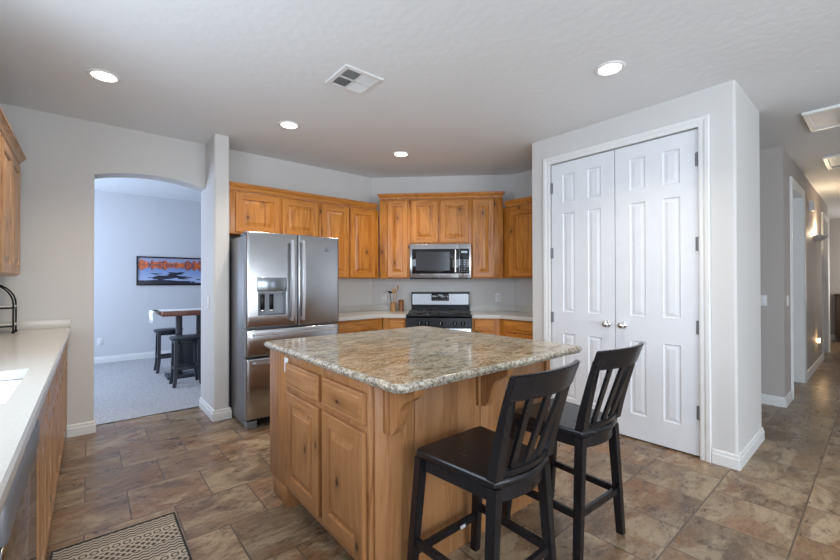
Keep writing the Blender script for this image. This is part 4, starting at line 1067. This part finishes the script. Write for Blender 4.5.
# ------------------------------------------------------------------ ceiling fixtures
def can(label, x, y, power):
    t = thing('ceiling_light', label, 'light', (x, y, CEIL), 0, 'recessed ceiling lights')
    B().lathe([(.066, -.001), (.070, -.006), (.082, -.010), (.094, -.006), (.097, -.0008), (.090, -.0006), (.066, -.0006)], M['trim'], 32).build('trim_ring', None, t)
    B().lathe([(0, -.0045), (.066, -.0045), (.0665, -.0008), (0, -.0008)], M['lens'], 32).build('lens', None, t)
    l = bpy.data.lights.new('downlight', 'SPOT'); l.energy = power; l.color = (1.0, .86, .68); l.spot_size = radians(125); l.spot_blend = .9; l.shadow_soft_size = .06
    o = bpy.data.objects.new('downlight', l); COL.objects.link(o); o.location = (x, y, CEIL - .03)
PW = 46
can('recessed ceiling light nearest the arch wall, upper left', .073, 3.417, PW)
can('recessed ceiling light above the space in front of the refrigerator', 1.360, 3.42, PW)
can('recessed ceiling light in front of the corner range', 2.609, 3.411, PW)
can('recessed ceiling light in front of the pantry doors', 2.623, 1.159, PW)
# supply register with four louvre fields
cx_, cy_, cs_ = 1.408, 2.375, .300
t = thing('ceiling_vent', 'square white ceiling vent with four louvre fields above the island', 'vent', (cx_, cy_, CEIL), 0)
h_ = cs_ / 2
b = B().sweep([(-h_, -h_), (-h_, h_), (h_, h_), (h_, -h_)], [(0, -.001), (0, -.005), (.006, -.010), (.032, -.010), (.034, -.001)], M['trim'], closed=True)
b.box(-.006, .006, -h_ + .03, h_ - .03, -.009, -.001, M['trim']); b.box(-h_ + .03, h_ - .03, -.006, .006, -.009, -.001, M['trim']); b.build('frame', None, t)
B().box(-h_ + .03, h_ - .03, -h_ + .03, h_ - .03, -.0012, -.0004, M['vent_dark']).build('backing', None, t)
for qx, qy, dirx, ang in ((-1, -1, True, 40), (-1, 1, False, -40), (1, 1, True, -40), (1, -1, False, 40)):
    b = B(); ox, oy = qx * .063, qy * .063
    for k in range(7):
        s_ = -.048 + k * .016
        xf = (Matrix.Translation((ox, oy + s_, -.006)) @ Matrix.Rotation(radians(ang), 4, 'X')) if dirx else (Matrix.Translation((ox + s_, oy, -.006)) @ Matrix.Rotation(radians(ang), 4, 'Y'))
        if dirx: b.box(-.056, .056, -.0065, .0065, -.0006, .0006, M['trim'], xf=xf)
        else: b.box(-.0065, .0065, -.056, .056, -.0006, .0006, M['trim'], xf=xf)
    b.build('louvre', None, t)
# hall return grilles
def ret(label, x0, x1, y0, y1):
    t = thing('return_grille', label, 'vent', ((x0 + x1) / 2, (y0 + y1) / 2, CEIL), 0, 'hall ceiling grilles')
    a, c = (x1 - x0) / 2, (y1 - y0) / 2
    B().sweep([(-a, -c), (-a, c), (a, c), (a, -c)], [(0, -.001), (0, -.018), (.008, -.024), (.040, -.024), (.044, -.012), (.044, -.001)], M['trim'], closed=True).build('frame', None, t)
    b = B(); b.box(-a + .04, a - .04, -c + .04, c - .04, -.006, -.001, M['trim'])
    for k in range(1, 3): y = -c + 2 * c * k / 3; b.box(-a + .04, a - .04, y - .012, y + .012, -.020, -.0062, M['trim'])
    nn = 22
    for k in range(nn):
        x = -a + .05 + (2 * a - .10) * k / (nn - 1); b.box(x - .006, x + .006, -c + .045, c - .045, -.0135, -.0125, M['trim'], xf=None)
    b.build('louvre', None, t)
ret('large white return grille on the ceiling at the hall entrance', 4.545, 5.125, -.22, .437)
ret('smaller white ceiling grille further down the hallway', 6.33, 6.99, -.15, .447)

# ------------------------------------------------------------------ hall details
b = B().box(-.06, .06, -.055, 0, -.065, .065, bev=.008); tag(b.build('door_chime', M['plastic'], None, (7.66, HY - .001, 2.345)), 'small white box high on the hallway wall above the sconce', 'chime')
sc_ = thing('wall_sconce', 'wide white half-bowl sconce lit on the hallway wall', 'light', (8.45, HY - .001, 1.985), 0)
b = B(); pr2 = [(.02, -.085), (.055, -.075), (.11, -.04), (.150, .0), (.158, .012), (.150, .012), (.105, -.03), (.05, -.065), (.02, -.075)]; seg = 20; vs = []; fs = []
for r, z in pr2:
    for k in range(seg + 1):
        a = pi + pi * k / seg; vs.append((r * 1.15 * cos(a), r * sin(a), z))
for i in range(len(pr2) - 1):
    for k in range(seg): fs.append((i * (seg + 1) + k, i * (seg + 1) + k + 1, (i + 1) * (seg + 1) + k + 1, (i + 1) * (seg + 1) + k))
b.add(vs, fs, M['plastic'], True); b.box(-.05, .05, -.03, 0, -.085, -.01, M['plastic'], .004); b.build('bowl', None, sc_)
B().lathe([(0, -.03), (.018, -.02), (.022, .0), (.015, .02), (0, .026)], M['glow'], 16, Matrix.Translation((0, -.075, -.01))).build('bulb', None, sc_)
l = bpy.data.lights.new('sconce_bulb', 'POINT'); l.energy = 15; l.color = (1, .78, .52); l.shadow_soft_size = .03; o = bpy.data.objects.new('sconce_bulb', l); o.location = (8.45, HY - .09, 2.03); COL.objects.link(o)
nl = thing('night_light', 'small glowing plug-in night light low on the hallway wall', 'light', (8.50, HY - .001, .39), 0)
B().box(-.036, .036, -.006, 0, -.10, .0, M['plastic'], .002).build('plate', None, nl); B().box(-.02, .02, -.04, -.0065, -.02, .045, M['glow'], .006).build('lamp', None, nl)
l = bpy.data.lights.new('night_bulb', 'POINT'); l.energy = .8; l.color = (1, .65, .32); l.shadow_soft_size = .02; o = bpy.data.objects.new('night_bulb', l); o.location = (8.50, HY - .07, .42); COL.objects.link(o)
hc = thing('hall_cabinet', 'dark brown low cabinet at the far end of the hallway', 'cabinet', (12.50, .385, 0), 0)
B().box(-.20, .20, -.30, .30, .08, 1.00, M['brown_dark'], .006).box(-.22, .22, -.32, .32, 1.0, 1.03, M['brown_dark'], .004).build('body', None, hc)
for s in (-1, 1):
    B().box(-.216, -.201, (.004 if s > 0 else -.29), (.29 if s > 0 else -.004), .12, .96, M['brown_dark'], .004).build('door', None, hc)
    for sx_ in (-.17, .17): B().box(sx_ - .02, sx_ + .02, s * .27 - .02, s * .27 + .02, 0, .08, M['brown_dark']).build('leg', None, hc)

# ------------------------------------------------------------------ dining room
pw, ph = 1.50, .50
pc_ = thing('framed_picture', 'panoramic framed photograph of orange rocks mirrored in a blue lake', 'picture', (.61 + pw / 2, DY - .002, 1.508), 0)
B().sweep([(-pw / 2, -ph / 2), (-pw / 2, ph / 2), (pw / 2, ph / 2), (pw / 2, -ph / 2)], [(0, 0), (0, .030), (.022, .030), (.022, .012), (.022, 0)], M['black_enamel'], fn=lambda x, z, h: (x, -h, z), closed=True).build('frame', None, pc_)
B().box(-pw / 2 + .02, pw / 2 - .02, -.014, -.002, -ph / 2 + .02, ph / 2 - .02, M['picture']).build('print', None, pc_)
# pub table
tb_ = thing('pub_table', 'tall table with reddish wood top seen through the arch', 'table', (1.42, 6.36, .004), 0)
B().box(-.70, .70, -.32, .32, .855, .915, M['table_wood'], .010).build('tabletop', None, tb_)
for x in (-.47, -.22, .45):
    for y in ((-.06,) if x != .45 else (-.06,)): B().box(x - .036, x + .036, y - .036, y + .036, .0, .855, M['navy_wood'], .004).build('leg', None, tb_)
B().box(-.62, .60, -.20, .12, .0, .04, M['navy_wood'], .006).build('base', None, tb_)
B().box(-.433, -.257, -.075, -.045, .12, .50, M['navy_wood'], .003).build('panel', None, tb_)
b = B().box(-.76, .60, -.20, .20, .9155, .921, M['lace'], .002)
dr_ = []
b.prism([(-.775, .921), (-.79, .90), (-.785, .80), (-.780, .80), (-.782, .90), (-.76, .9155), (-.70, .9155), (-.70, .921)], -.20, .20, M['lace'], fn=lambda p, q, a: (p, a, q))
for k in range(5): b.tube([(-.783, -.16 + k * .08, .80), (-.784, -.16 + k * .08, .755)], .006, M['lace'], 6)
tag(b.build('table_runner', None, None, (1.42, 6.36, .005)), 'white lace runner draped over the tall dining table', 'cloth')
def round_stool(label, x, y):
    t = thing('backless_stool', label, 'stool', (x, y, .004), 0, 'dark stools at the pub table')
    b = B(); prof = [(0, .575), (.165, .575), (.172, .582), (.165, .590), (.178, .594), (.180, .605), (.172, .616), (0, .612)]
    b.lathe(prof, M['navy_wood'], 28, Matrix.Diagonal((1.05, .85, 1, 1))); b.build('seat', None, t)
    B().lathe([(.135, .535), (.150, .535), (.150, .574), (.135, .574)], M['navy_wood'], 28, Matrix.Diagonal((1.02, .82, 1, 1))).build('apron', None, t)
    for sx_ in (-1, 1):
        for sy_ in (-1, 1):
            b = B(); P_ = [(.125, .105, .574), (.128, .108, .35), (.132, .112, .15), (.150, .130, .0)]
            for a, c in zip(P_, P_[1:]): b.vleg((sx_ * c[0], sy_ * c[1], c[2]), (sx_ * a[0], sy_ * a[1], a[2]), .040, .040, m=M['navy_wood'], bev=0)
            b.build('leg', None, t)
    for s in (-1, 1):
        B().box(-.115, .115, s * .112 - .010, s * .112 + .010, .20, .235, M['navy_wood'], .003).build('stretcher', None, t); B().box(s * .132 - .010, s * .132 + .010, -.09, .09, .20, .235, M['navy_wood'], .003).build('stretcher', None, t)
round_stool('dark backless stool in front of the tall dining table', .955, 5.80)
round_stool('dark backless stool behind the tall dining table', .90, 6.86)
bpy.context.view_layer.update()
